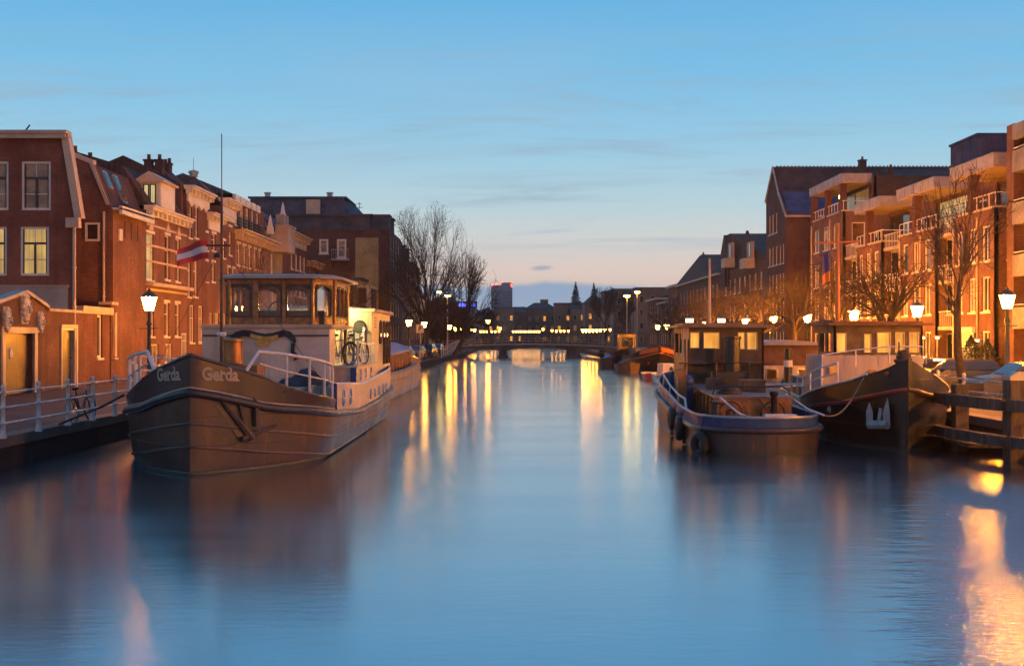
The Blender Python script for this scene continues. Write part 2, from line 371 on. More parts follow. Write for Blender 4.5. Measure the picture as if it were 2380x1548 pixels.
    def build(s, name, mat, parent=None, smooth=None, **kw):
        loc = LOC.get(parent.name, Vector((0,0,0))) if parent else Vector(kw.pop('loc', (0,0,0)))
        me = bpy.data.meshes.new(name)
        me.from_pydata([(x-loc.x, y-loc.y, z-loc.z) for x, y, z in s.v], [], s.f); me.update()
        bm = bmesh.new(); bm.from_mesh(me); bmesh.ops.recalc_face_normals(bm, faces=bm.faces); bm.to_mesh(me); bm.free()
        if mat: me.materials.append(MATS[mat])
        if smooth:
            me.polygons.foreach_set('use_smooth', [True]*len(me.polygons)); me.set_sharp_from_angle(angle=R(smooth))
        o = bpy.data.objects.new(name, me); C.objects.link(o)
        if parent: o.parent = parent
        else: o.location = loc
        LOC[o.name] = loc
        for k, v in kw.items(): o[k] = v
        return o
def thing(name, label, cat, loc, group=None, rz=0.0):
    o = bpy.data.objects.new(name, None); C.objects.link(o); o.location = loc; o.rotation_euler.z = rz
    o.empty_display_size = .2
    o['label'] = label; o['category'] = cat
    if group: o['group'] = group
    LOC[o.name] = Vector(loc); return o
def tag(o, label, cat, group=None):
    o['label'] = label; o['category'] = cat
    if group: o['group'] = group
    return o
KIDS = {}
def kids(o): return [c for c in o.children]
def dup(root, loc, rz=0.0, label=None, group=None, scale=None):
    def cp(o, par):
        c = o.copy(); C.objects.link(c); c.parent = par; LOC[c.name] = Vector(loc)
        for k in kids(o): cp(k, c)
        return c
    r = cp(root, None); r.location = loc; r.rotation_euler.z = rz
    if scale: r.scale = scale if isinstance(scale, tuple) else (scale,)*3
    if label: r['label'] = label
    if group: r['group'] = group
    return r
def struct(o): o['kind'] = 'structure'; return o
ORD = ['first','second','third','fourth','fifth','sixth','seventh','eighth','ninth','tenth','eleventh','twelfth','thirteenth','fourteenth','fifteenth','sixteenth','seventeenth','eighteenth','nineteenth','twentieth']
class Pl:
    """vertical plane: origin O (x,y), direction U, outward normal N"""
    def __init__(s, O, U, N): s.O = Vector((*O, 0)); s.U = Vector((*U, 0)).normalized(); s.N = Vector((*N, 0)).normalized()
    def p(s, u, z, d=0.0): return tuple(s.O+s.U*u+s.N*d+Vector((0,0,z)))
    def at(s, x, y):   # where a sight line of the survey meets the plane
        r = Vector(((x-CX)/F, 1, (HY-y)/F)); t_ = s.O.dot(s.N)/Vector((r.x, r.y, 0)).dot(s.N)
        q = r*t_; return ((Vector((q.x, q.y, 0))-s.O).dot(s.U), EYE+q.z)
    def u(s, x): return s.at(x, 700)[0]
def P(x, y, d): return Vector(((x-CX)*d/F, d, EYE+(HY-y)*d/F))
def holes_wall(mb, pl, u0, u1, z0, z1, holes, th=.2):
    us = sorted({u0, u1, *[h[0] for h in holes], *[h[1] for h in holes]}); zs = sorted({z0, z1, *[h[2] for h in holes], *[h[3] for h in holes]})
    us = [a for a in us if u0 <= a <= u1]; zs = [a for a in zs if z0 <= a <= z1]
    for i in range(len(us)-1):
        for j in range(len(zs)-1):
            cu, cz = (us[i]+us[i+1])/2, (zs[j]+zs[j+1])/2
            if any(h[0] < cu < h[1] and h[2] < cz < h[3] for h in holes): continue
            for d in (0, -th):
                mb.quad(pl.p(us[i], zs[j], d), pl.p(us[i+1], zs[j], d), pl.p(us[i+1], zs[j+1], d), pl.p(us[i], zs[j+1], d))
    for a, b_, c, e in [h[:4] for h in holes]:
        for (p, q) in (((a,c),(b_,c)), ((b_,c),(b_,e)), ((b_,e),(a,e)), ((a,e),(a,c))):
            mb.quad(pl.p(*p, 0), pl.p(*q, 0), pl.p(*q, -th), pl.p(*p, -th))
    for a, b_ in (((u0,z0),(u0,z1)), ((u1,z0),(u1,z1)), ((u0,z1),(u1,z1)), ((u0,z0),(u1,z0))):
        mb.quad(pl.p(*a, 0), pl.p(*b_, 0), pl.p(*b_, -th), pl.p(*a, -th))
def window(par, pl, u0, u1, z0, z1, pane='glass_dark', frame='white_paint', fw=.07, bars='cross', sill=True, rec=.11, lintel=False, name='window'):
    mb = MB(); d0, d1 = -rec-.05, -rec+.03
    mb.pbox(pl, u0, u0+fw, z0, z1, d0, d1); mb.pbox(pl, u1-fw, u1, z0, z1, d0, d1)
    mb.pbox(pl, u0+fw, u1-fw, z0, z0+fw, d0, d1); mb.pbox(pl, u0+fw, u1-fw, z1-fw, z1, d0, d1)
    um, bw = (u0+u1)/2, .022
    zt = z0+(z1-z0)*.66
    if bars in ('cross', 'six', 'trans'): mb.pbox(pl, u0+fw, u1-fw, zt-bw, zt+bw, d0, d1-.01)
    if bars in ('cross', 'six', 'vert'):
        mb.pbox(pl, um-bw, um+bw, z0+fw, (zt-bw if bars != 'vert' else z1-fw), d0, d1-.012)
        if bars != 'vert': mb.pbox(pl, um-bw*.8, um+bw*.8, zt+bw, z1-fw, d0, d1-.012)
    if bars == 'six': mb.pbox(pl, u0+fw, um-bw, (z0+zt)/2-bw, (z0+zt)/2+bw, d0, d1-.014); mb.pbox(pl, um+bw, u1-fw, (z0+zt)/2-bw, (z0+zt)/2+bw, d0, d1-.014)
    if bars == 'grid':
        for k in (1, 2, 3):
            zz = z0+(z1-z0)*k/4; mb.pbox(pl, u0+fw, u1-fw, zz-bw, zz+bw, d0, d1-.01)
    wo = mb.build(name, frame, par)
    pn = MB(); pn.pbox(pl, u0+fw*.6, u1-fw*.6, z0+fw*.6, z1-fw*.6, d0-.04, d0+.015); pn.build('pane', pane, wo)
    if sill:
        s_ = MB(); s_.pbox(pl, u0-.08, u1+.08, z0-.1, z0, -rec+.03, .07)
        if lintel: MB().pbox(pl, u0-.1, u1+.1, z1+.002, z1+.16, .0, .05).build('lintel', 'white_paint' if frame == 'white_paint' else 'stone', wo)
        s_.build('sill', 'white_paint' if frame == 'white_paint' else 'stone', wo)
    return wo
PANES = ['glass_dark','glass_dark','glass_warm','glass_curtain','glass_dark','lit_window_dim']
def rpane(rng): return rng.choice(PANES)
# ------------------------------------------------------------------ the setting
QZ = .7
LE = [(-11.5,-60),(-11.5,62),(-9.6,104),(-8.3,128),(-7.3,172),(-7.3,320)]
RE = [(13.0,-60),(13.2,37),(14.6,58),(14.6,110),(13.4,150),(13.0,172),(13.0,320)]
mb = MB(); mb.quad((-60,-80,0),(60,-80,0),(60,340,0),(-60,340,0)); struct(mb.build('water', 'water'))
def land(edge, xfar, name):
    s = 1 if xfar > 0 else -1
    q = MB()
    for (x0,y0),(x1,y1) in zip(edge, edge[1:]):
        q.quad((x0+s*.45,y0,QZ),(xfar,y0,QZ),(xfar,y1,QZ),(x1+s*.45,y1,QZ))
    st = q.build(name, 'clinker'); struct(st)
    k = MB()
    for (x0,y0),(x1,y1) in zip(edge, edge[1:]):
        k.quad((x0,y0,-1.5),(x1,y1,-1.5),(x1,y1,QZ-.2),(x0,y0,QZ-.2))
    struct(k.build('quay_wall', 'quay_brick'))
    c = MB()
    for (x0,y0),(x1,y1) in zip(edge, edge[1:]):
        c.hexa([(x0-s*.06,y0,QZ-.2),(x0+s*.45,y0,QZ-.2),(x1+s*.45,y1,QZ-.2),(x1-s*.06,y1,QZ-.2),(x0-s*.06,y0,QZ+.04),(x0+s*.45,y0,QZ+.04),(x1+s*.45,y1,QZ+.04),(x1-s*.06,y1,QZ+.04)])
    struct(c.build('kerb', 'coping_stone'))
land(LE, -500, 'street'); land(RE, 500, 'street')
mb = MB(); mb.quad((-500,320,QZ-.02),(500,320,QZ-.02),(500,950,QZ-.02),(-500,950,QZ-.02)); mb.quad((-60,320,-1),(60,320,-1),(60,320,QZ-.02),(-60,320,QZ-.02))
struct(mb.build('ground', 'quay_land'))
# raised pavement along the house fronts
mb = MB(); mb.box(-20.46,-18.2,64.3,128,QZ,QZ+.12); struct(mb.build('pavement', 'concrete'))
mb = MB(); mb.box(23.6,26.95,40,212,QZ,QZ+.12); struct(mb.build('pavement', 'concrete'))

rng = random.Random(3)
LP = Pl((-20.5,0),(0,1),(1,0))           # canal fronts of the old row, u = distance along the canal
def wpx(pl, x0, x1, y0, y1):
    a, b_ = sorted((pl.u(x0), pl.u(x1))); zm = [pl.at((x0+x1)/2, y)[1] for y in (y1, y0)]
    return (a, b_, zm[0], zm[1])
def body(par, pl, u0, u1, zt, wins, mat, depth=9, name='wall', z0=QZ):
    q = MB(); holes_wall(q, pl, u0, u1, z0, zt, wins)
    q.quad(pl.p(u0,z0,-.2),pl.p(u0,zt,-.2),pl.p(u0,zt,-depth),pl.p(u0,z0,-depth)); q.quad(pl.p(u1,z0,-.2),pl.p(u1,zt,-.2),pl.p(u1,zt,-depth),pl.p(u1,z0,-depth))
    q.quad(pl.p(u0,z0,-depth),pl.p(u1,z0,-depth),pl.p(u1,zt,-depth),pl.p(u0,zt,-depth)); q.quad(pl.p(u0,zt,-.2),pl.p(u1,zt,-.2),pl.p(u1,zt,-depth),pl.p(u0,zt,-depth))
    return q.build(name, mat, par)
def cornice(par, pl, u0, u1, z, h=.45, out=.4, mat='white_paint', name='cornice'):
    q = MB(); q.pbox(pl,u0,u1,z-h,z-h*.45,.002,out*.35); q.pbox(pl,u0-.06,u1+.06,z-h*.45,z-h*.18,-.1,out*.75); q.pbox(pl,u0-.12,u1+.12,z-h*.18,z,-.1,out)
    n = max(2, int((u1-u0)/.9))
    for i in range(n+1):
        u = u0+.1+(u1-u0-.2)*i/n; q.pbox(pl,u-.07,u+.07,z-h*.95,z-h*.46,out*.36,out*.66)
    return q.build(name, mat, par)
def chimney(par, x, y, z, w=.6, h=1.2, pots=1, name='chimney'):
    q = MB(); q.box(x-w/2,x+w/2,y-w/2,y+w/2,z,z+h); q.box(x-w/2-.06,x+w/2+.06,y-w/2-.06,y+w/2+.06,z+h,z+h+.12)
    for i in range(pots): q.lathe([(.13,0),(.11,.3),(.14,.34)],(x+(i-(pots-1)/2)*.3,y,z+h+.12),8)
    return q.build(name,'brick_dark',par)
def downpipe(par, p0, p1, name='downpipe', mat='zinc', r=.06):
    q = MB(); q.tube([p0,p1],r,8)
    n = int(abs(p0[2]-p1[2])/1.8)
    for i in range(1,n): 
        z = p0[2]+(p1[2]-p0[2])*i/n; q.tube([(p0[0],p0[1],z-.04),(p0[0],p0[1],z+.04)],r*1.35,8)
    return q.build(name,mat,par)
def door(par, pl, u0, u1, z0, z1, mat='dark_door', name='door', rec=.13, transom=True):
    q = MB(); zt = z0+(z1-z0)*.8 if transom else z1
    q.pbox(pl,u0+.09,u1-.09,z0,zt-.04,-rec-.05,-rec)
    w_ = u1-u0-.18
    for k in range(2): q.pbox(pl,u0+.2,u1-.2,z0+.2+k*(zt-z0-.3)/2,z0+.1+(k+1)*(zt-z0-.3)/2,-rec,-rec+.02)
    d = q.build(name,mat,par)
    f = MB(); f.pbox(pl,u0,u0+.09,z0,z1,-rec-.02,.03); f.pbox(pl,u1-.09,u1,z0,z1,-rec-.02,.03); f.pbox(pl,u0+.09,u1-.09,z1-.09,z1,-rec-.02,.03)
    if transom: f.pbox(pl,u0+.09,u1-.09,zt-.04,zt+.03,-rec-.02,.02)
    f.build('frame','white_paint',d)
    if transom:
        g_ = MB(); g_.pbox(pl,u0+.09,u1-.09,zt+.03,z1-.09,-rec-.05,-rec); g_.build('transom_light','glass_warm',d)
    h = MB(); h.sphere(pl.p(u1-.2,(z0+zt)/2,-rec+.05),.035,8,5); h.build('handle','chrome',d)
    return d

# ---- nearest house on the left: tall brick gable end with a slanting white edge
t = thing('brick_house','tall dark red brick house end with slanting white roof edge, at the left edge','house',(-25.5,58,QZ))
gp = Pl((-31,55),(1,0),(0,-1))
W1 = [wpx(gp,50,118,375,489), wpx(gp,47,114,527,641)]
W1 += [(W1[0][0]-3.0,W1[0][1]-1.93,W1[0][2],W1[0][3]), (W1[1][0]-3.0,W1[1][1]-1.93,W1[1][2],W1[1][3])]
q = MB(); holes_wall(q,gp,0,10.3,QZ,12.0,W1)
q.prism([(-20.7,QZ),(-20,QZ),(-20,8.54),(-20.50,12.0),(-20.7,12.0)],'y',55,55.2)
q.quad((-20,55.2,QZ),(-23,61.9,QZ),(-23,61.9,8.5),(-20,55.2,8.5)); q.quad((-31,61.9,QZ),(-23,61.9,QZ),(-23,61.9,12),(-31,61.9,12)); q.quad((-31,55,QZ),(-31,61.9,QZ),(-31,61.9,12),(-31,55,12))
q.build('wall','brick_near',t)
q = MB(); q.hexa([(-31,55.25,8.45),(-20.02,55.25,8.45),(-23,61.88,8.45),(-31,61.88,8.45),(-31,55.25,12.0),(-20.5,55.25,12.0),(-23.5,61.88,12.0),(-31,61.88,12.0)]); q.build('roof','tile_dark',t)
q = MB(); q.prism([(-19.93,8.4),(-19.6,8.4),(-20.25,12.35),(-20.58,12.35)],'y',54.85,55.35); q.build('bargeboard','cream',t)
q = MB(); q.box(-31.2,-20.3,54.7,55.3,12.0,12.22); q.box(-31.2,-20.22,54.62,55.3,12.22,12.36); q.build('cornice','cream',t)
for i,wn in enumerate(W1): window(t,gp,*wn,pane=['glass_curtain','lit_window','glass_curtain','lit_window'][i],frame='white_paint',fw=.11,bars='six',rec=.08,sill=False)
q = MB()      # dark inner sash lines
for wn in W1:
    q.pbox(gp,wn[0]+.112,wn[0]+.16,wn[2]+.112,wn[3]-.112,-.12,-.045); q.pbox(gp,wn[1]-.16,wn[1]-.112,wn[2]+.112,wn[3]-.112,-.12,-.045)
    zt = wn[2]+(wn[3]-wn[2])*.66; q.pbox(gp,wn[0]+.16,wn[1]-.16,zt-.05,zt+.05,-.12,-.042)
    um = (wn[0]+wn[1])/2; q.pbox(gp,um-.045,um+.045,wn[2]+.112,zt-.05,-.12,-.043)
q.build('sash','black_paint',t)
q = MB(); q.box(-31,-20.25,54.9,54.997,QZ,5.24); q.box(-31,-20.2,54.86,54.997,5.24,5.34); q.build('plaster_base','cream_render',t)
q = MB(); q.box(-20.3,-19.7,54.75,55.1,7.95,8.4); q.build('hopper','cream',t)
downpipe(t,(-19.95,54.9,7.95),(-19.95,54.9,QZ),mat='cream',r=.08)
q = MB(); q.tube([(-22.6,55.6,12.3),(-22.25,55.6,12.75)],.035,6); q.build('roof_rod','black_paint',t)

# ---- second house: blank gable, mansard with two roof lights
t = thing('mansard_house','brown brick house with blank canal front and two skylights in its steep roof','house',(-23,64.5,QZ))
q = MB(); q.prism([(-20.5,QZ),(-20.5,9.5),(-20.62,9.7),(-21.5,11.85),(-22.6,12.3),(-29,12.3),(-29,QZ)],'y',61.9,62.2)
q.box(-29,-20.5,62.2,67.45,QZ,9.5); q.build('wall','brick_brown',t)
q = MB(); q.prism([(-20.5,9.52),(-20.62,9.7),(-21.5,11.85),(-22.6,12.3),(-29,12.3),(-29,9.52)],'y',62.22,67.4)
q.build('roof','tile_dark',t)
q = MB(); q.prism([(-20.66,9.75),(-21.53,11.9),(-21.70,11.9),(-20.83,9.75)],'y',61.8,61.9); q.prism([(-21.5,11.8),(-22.9,12.37),(-22.9,12.62),(-21.5,12.06)],'y',61.78,62.3); q.build('bargeboard','cream',t)
q = MB(); q.box(-20.62,-20.05,61.95,67.6,9.52,9.62); q.box(-20.2,-20.05,61.95,67.6,9.3,9.72); q.build('gutter_board','white_paint',t)
fp = Pl((-29,61.9),(1,0),(0,-1)); wn = wpx(fp,199,233,518,561); window(t,fp,*wn,pane='glass_dark',fw=.1,bars='none',rec=-.06,sill=False)
q = MB(); q.box(-20.49,-20.42,62.7,63.2,8.0,8.6); q.build('meter_box','white_paint',t)
q = MB()
for yy in (63.7,64.8,65.9): q.box(-20.497,-20.47,yy,yy+.1,8.2,9.1)
q.build('slit_shadow','brick_dark',t)  # dark strips paint the shadow in three bricked-up slits
for yy,hh in ((62.6,.9),(64.2,1.5)):
    def rp(y,z,o): k=(z-9.7)/2.15; return (-20.62-.88*k+o, y, z+o*.4)
    z1 = 11.6; z0 = z1-hh; w_=.75
    f = MB(); f.hexa([rp(yy,z0,-.02),rp(yy,z1,-.02),rp(yy+w_,z1,-.02),rp(yy+w_,z0,-.02),rp(yy,z0,.1),rp(yy,z1,.1),rp(yy+w_,z1,.1),rp(yy+w_,z0,.1)]); o = f.build('skylight','zinc',t)
    g_ = MB(); g_.hexa([rp(yy+.07,z0+.1,.05),rp(yy+.07,z1-.1,.05),rp(yy+w_-.07,z1-.1,.05),rp(yy+w_-.07,z0+.1,.05),rp(yy+.07,z0+.1,.115),rp(yy+.07,z1-.1,.115),rp(yy+w_-.07,z1-.1,.115),rp(yy+w_-.07,z0+.1,.115)]); g_.build('pane','glass_dark',o)
downpipe(t,(-20.95,61.82,9.4),(-20.95,61.82,QZ),mat='cream',r=.07)
chimney(t,-23,63.4,12.3,.35,.25,1,'vent'); chimney(t,-22.9,65.4,12.3,.35,.2,1,'vent')

def lpx(*wl): return [wpx(LP,*a) for a in wl]
LOWY = [(a,b_,1.5,3.9) for a,b_ in ((68.6,69.5),(71.0,71.9),(73.4,74.3))]
# ---- third house: ornate bay, gabled dormer with lit window
t = thing('ornate_house','ornate brick house with moulded cornice and a lit gabled dormer on its dark roof','house',(-22,71.7,QZ))
ws = lpx((340,357,543,651),(383,394,548,650),(408,418,556,655)); lo = [(67.9,69.0,3.0,5.0),(71.0,72.0,3.0,5.0),(73.3,74.3,3.0,5.0)]
dr = (74.7,75.7,QZ+.15,3.2); lw = [(68.4,69.9,1.4,2.55),(71.2,72.7,1.4,2.55)]
body(t,LP,67.5,75.9,10.15,ws+lo+[dr]+lw,'brick_brown')
for i,wn in enumerate(ws): window(t,LP,*wn,pane=['lit_window','glass_dark','glass_warm'][i],bars='trans',lintel=True)
for wn in lo: window(t,LP,*wn,pane='glass_warm',bars='trans',lintel=True)
for wn in lw: window(t,LP,*wn,pane='glass_curtain',bars='vert')
door(t,LP,*dr)
cornice(t,LP,67.5,75.9,10.35,.55,.55)
q = MB()
for z in (9.25,8.1,7.2,5.6): q.pbox(LP,67.5,75.9,z,z+.12,.002,.05)
q.pbox(LP,67.4,76,5.85,6.05,.002,.45)
for wn in ws:
    m_=(wn[0]+wn[1])/2; q.pprism(LP,[(m_-.45,wn[3]+.2),(m_+.45,wn[3]+.2),(m_+.2,wn[3]+.55),(m_,wn[3]+.85),(m_-.2,wn[3]+.55)],.002,.09)
q.build('stone_band','cream',t)
q = MB(); q.prism([(-20.4,10.36),(-21.9,12.6),(-24.6,13.4),(-29,10.36)],'y',67.6,75.8); q.build('roof','tile_dark',t)
dp = Pl((-24,69),(1,0),(0,-1)); u0 = dp.u(322); u1 = dp.u(375)
q = MB(); zz = lambda y: dp.at(348,y)[1]
q.box(dp.p(u0,0)[0],dp.p(u1,0)[0],69.0,71.8,zz(481),zz(424)); d = q.build('dormer','white_paint',t)
q = MB(); um=(u0+u1)/2; q.prism([(dp.p(u0,0)[0]-.2,zz(424)),(dp.p(u1,0)[0]+.2,zz(424)),(dp.p(u1,0)[0]+.2,zz(420)),(dp.p(um,0)[0],zz(399)),(dp.p(u0,0)[0]-.2,zz(420))],'y',68.75,71.9); q.build('pediment','cream',d)
q = MB(); q.torus((dp.p(um,0)[0],68.73,zz(411)),.1,.025,(0,1,0),14,5); q.build('rosette','white_paint',d)
for a,b_ in ((u0+.3,um-.03),(um+.03,u1-.3)): window(d and t,dp,a,b_,zz(474),zz(429),pane='lit_window_pale',frame='black_paint',fw=.05,bars='none',rec=-.09,sill=False,name='dormer_window')
q = MB()
for u in (u0+.1,u0+.22,u1-.1,u1-.22): q.pbox(dp,u-.035,u+.035,zz(479),zz(427),.0,.05)
q.build('pilaster','white_paint',d)
chimney(t,-23.6,78.3,13.0,.5,1.35,1); chimney(t,-22.9,78.3,13.0,.5,1.35,1)

# ---- fourth house: narrow gabled front with white frieze
t = thing('gabled_house','narrow brick house with tall paired windows under a broad white frieze and zigzag trim','house',(-22,78.4,QZ))
ws = lpx((438,446,470,553),(452,460,478,553),(436,443.5,597,690),(449,459,600,690)); lo=[(76.6,77.7,2.6,5.0),(78.8,79.9,2.6,5.0)]
body(t,LP,75.9,81.2,12.05,ws+lo,'brick_red')
for i,wn in enumerate(ws): window(t,LP,*wn,pane=['glass_dark','glass_dark','glass_curtain','glass_curtain'][i],bars='trans')
for wn in lo: window(t,LP,*wn,pane='glass_warm',bars='cross')
cornice(t,LP,75.7,81.4,12.5,.5,.6)
q = MB(); q.pbox(LP,75.9,81.2,11.55,12.0,.002,.12)
for k in range(4): q.pprism(LP,[(76.2+k*1.2,11.55),(77.4+k*1.2,11.55),(76.8+k*1.2,11.25)],.002,.1)
q.build('frieze','white_paint',t)
q = MB(); q.prism([(-20.6,12.5),(-24.5,14.4),(-29,12.5)],'y',75.9,81.2); q.build('roof','tile_dark',t)
q = MB(); q.box(-29.2,-20.7,75.4,75.88,10.3,12.6); q.build('party_wall','brick_dark',t)

# ---- fifth house
t = thing('cornice_house','brick house with short white panelled cornice and small sash windows, right of the zigzag frieze','house',(-22,82.9,QZ))
ws = lpx((478,483,542,582),(492,501,544,583),(478,483,608,655),(492,499,610,655)); lo=[(81.7,82.5,2.0,4.6),(83.2,84.2,2.0,4.6)]
body(t,LP,81.2,84.8,10.9,ws+lo,'brick_brown')
for wn in ws: window(t,LP,*wn,pane=rpane(rng),bars='trans',lintel=True)
for wn in lo: window(t,LP,*wn,pane='glass_warm',bars='cross')
cornice(t,LP,81.0,85.0,11.35,.5,.6)
q = MB(); q.pbox(LP,81.2,84.8,10.25,10.85,.002,.1); q.build('frieze','white_paint',t)
q = MB(); q.prism([(-20.6,11.35),(-24,14.6),(-29,11.35)],'y',81.2,84.8); q.build('roof','tile_dark',t)
chimney(t,-23.8,82.8,14.2,.6,.5,1); chimney(t,-24,84.4,14.4,.3,.6,1)

# ---- sixth house with pointed slate roof and finial
t = thing('turret_house','brick house with steep roof rising to a point with a thin rod','house',(-22,87,QZ))
ws = lpx((531,538,528,593),(528,534,622,655),(517,523,560,600),(540,545,625,655)); lo=[(85.4,86.3,2.0,4.6),(87.4,88.3,2.0,4.6)]
body(t,LP,84.8,89.3,10.6,ws+lo,'brick_red')
for wn in ws: window(t,LP,*wn,pane=rpane(rng),bars='trans',lintel=True)
for wn in lo: window(t,LP,*wn,pane='glass_warm',bars='cross')
q = MB(); q.pbox(LP,84.9,88.9,10.6,12.2,-2.5,.0); q.build('attic','brick_brown',t)
cornice(t,LP,84.7,89.0,12.75,.5,.7)
q = MB(); q.pbox(LP,84.9,88.9,11.3,12.2,.002,.12); q.pbox(LP,84.9,88.9,11.65,11.8,.12,.2); q.build('frieze','white_paint',t)
q = MB(); q.add([(-20.9,84.9,12.7),(-20.9,89.2,12.7),(-29,89.2,12.7),(-29,84.9,12.7),(-23,87.0,14.6),(-25,87,14.6)],[(0,1,4),(1,2,5,4),(2,3,5),(3,0,4,5),(3,2,1,0)]); q.build('roof','tile_red',t)
q = MB(); q.lathe([(.3,0),(.3,.25),(.38,.25),(.38,.4),(.1,.5)],(-23,87,14.5),8); q.tube([(-23,87,14.9),(-23,87,15.9)],.02,5); q.build('finial','zinc',t)

# ---- seventh: long building with five tall dormers
t = thing('long_brick_house','long pale brick building with five tall white attic windows above an orange cornice','house',(-22,96,QZ))
cols = [(551,559),(564,572),(577,584),(590,596),(601,607)]
up = [(LP.u(a),LP.u(b_),11.35,13.0) for a,b_ in cols]; md = [(LP.u(a),LP.u(b_)-.1,8.35,9.95) for a,b_ in cols]; lo = [(LP.u(a),LP.u(b_)-.1,5.0,7.2) for a,b_ in cols]; gr=[(LP.u(a),LP.u(b_)-.1,1.6,4.0) for a,b_ in cols]
body(t,LP,89.3,102.2,10.7,md+lo+gr,'brick_pale')
at_ = MB(); pl2 = Pl((-20.7,0),(0,1),(1,0)); holes_wall(at_,pl2,89.5,100.8,10.9,13.3,up); at_.quad((-20.9,89.5,10.9),(-20.9,89.5,13.3),(-25,89.5,13.3),(-25,89.5,10.9)); at_.build('attic','brick_red',t)
for wn in up: window(t,pl2,*wn,pane='glass_dark',bars='cross',fw=.12)
for wn in md: window(t,LP,*wn,pane=rpane(rng),bars='trans',lintel=True)
for wn in lo+gr: window(t,LP,*wn,pane=rng.choice(['glass_warm','lit_window_dim']),bars='cross')
cornice(t,LP,89.2,102.3,10.95,.75,.9,'cream')
q = MB()
for wn in up: q.pbox(pl2,wn[0]-.15,wn[1]+.15,13.05,13.6,-.1,.12)
q.build('window_crest','white_paint',t)
q = MB()
for wn in up:
    for z in (11.45,11.7,11.95): q.pbox(pl2,wn[0]-.1,wn[1]+.1,z,z+.04,.25,.3)
    for i in range(6): u=wn[0]-.1+(wn[1]-wn[0]+.16)*i/5; q.pbox(pl2,u,u+.03,11.0,11.95,.25,.29)
q.build('balcony_rail','black_paint',t)
q = MB(); q.prism([(-20.8,13.62),(-24.4,15.1),(-29,13.4),(-29,10.8),(-20.8,10.8)][:3]+[(-29,13.62)],'y',89.3,102); q.build('roof','slate',t)

# ---- eighth: bay with obelisks and turret
t = thing('obelisk_house','pale house with two white obelisk finials and a boxy oriel jutting over the street','house',(-22,104,QZ))
ws = [(102.6,103.4,8.2,10.0),(103.0,103.8,5.0,7.0),(104.3,105.2,5.0,7.0),(105.6,106.6,2.0,4.2),(103.2,104.2,2.0,4.2)]
body(t,LP,102.2,107.6,12.0,ws,'brick_yellow')
for wn in ws: window(t,LP,*wn,pane=rpane(rng),bars='cross')
q = MB(); q.box(-20.5,-19.35,104.3,107.4,10.3,12.5); q.box(-20.5,-19.25,104.2,107.5,12.5,12.65); q.build('oriel','cream_render',t)
q = MB(); q.box(-20.5,-19.8,104.6,106.8,12.66,13.6); q.build('parapet','concrete',t)
for x,y,z in ((-20.3,101.2,11.6),(-20.2,106.2,13.2)):
    q = MB(); q.box(x-.24,x+.24,y-.24,y+.24,z,z+.6); q.lathe([(.3,.6),(.22,.7),(.22,.8),(.12,1.3),(.01,1.65)],(x,y,z),4,R(45)); q.build('obelisk','white_paint',t)
q = MB(); q.prism([(-20.8,12.02),(-24,15.2),(-29,12.02)],'y',102.3,114); q.build('roof','slate_blue',t)

# ---- ninth and tenth
t = thing('sash_house','brick house with orange lit white cornice and four sash windows per floor, beyond the obelisks','house',(-22,112,QZ))
cl = [(676,682),(686,692.6),(696,702.5),(705,711)]
uu = [(LP.u(a),LP.u(b_)) for a,b_ in cl]
uu = [(a,b_) for a,b_ in uu]
ws = [(a,b_-.2,z0,z1) for a,b_ in uu for z0,z1 in ((9.3,10.8),(6.8,8.5),(4.2,6.0),(1.5,3.4))]
body(t,LP,107.6,120.5,11.4,ws,'brick_red')
for wn in ws: window(t,LP,*wn,pane=rpane(rng),bars='cross')
cornice(t,LP,108.5,119.5,12.6,.6,.8,'cream')
q = MB(); q.pbox(LP,108.6,119.4,11.42,12.0,-.3,.15); q.build('frieze','cream',t)
q = MB(); q.prism([(-20.8,12.5),(-23,14.4),(-29,12.5)],'y',108,120.4); q.build('roof','slate',t)
t = thing('low_brick_house','lower dark brick house with a pale cornice beside the yellow panelled apartment block','house',(-22,124,QZ))
ws = [(121.2+k*1.6,122.1+k*1.6,z0,z0+1.7) for k in range(4) for z0 in (7.6,4.9,2.0)]
body(t,LP,120.5,127.8,10.2,ws,'brick_dark')
for wn in ws: window(t,LP,*wn,pane=rpane(rng),bars='cross')
cornice(t,LP,120.4,127.7,10.6,.6,.8,'cream')
t = thing('yellow_annex','narrow yellow brick annex in front of the apartment block, behind the houseboat wheelhouse','house',(-16.9,123,QZ))
ap = Pl((-18.4,122),(1,0),(0,-1)); ws=[(.5,1.2,5.2,6.6),(1.8,2.5,5.2,6.6),(.5,1.2,2.4,4.2),(1.8,2.5,2.4,4.2)]
body(t,ap,0,3.1,8.7,ws,'brick_yellow',5)
for wn in ws: window(t,ap,*wn,pane='glass_warm',bars='trans')
q = MB(); q.box(-18.6,-15.1,121.8,127,8.7,8.95); q.build('roof','slate',t)
t = thing('small_gable_house','small dark brick house with white lintels and stepped white edge right of the annex','house',(-14.6,120,QZ))
ap = Pl((-15.2,119),(1,0),(0,-1)); ws=[(.15,.75,5.0,6.2),(.15,.75,2.8,4.2)]
body(t,ap,0,1.1,7.8,ws,'brick_dark',6)
for wn in ws: window(t,ap,*wn,pane='glass_warm',bars='trans')
q = MB(); q.box(-15.3,-13.9,118.8,125.2,7.8,8.05); q.box(-14.35,-13.95,118.75,118.99,3,7.8); q.build('cornice','cream',t)

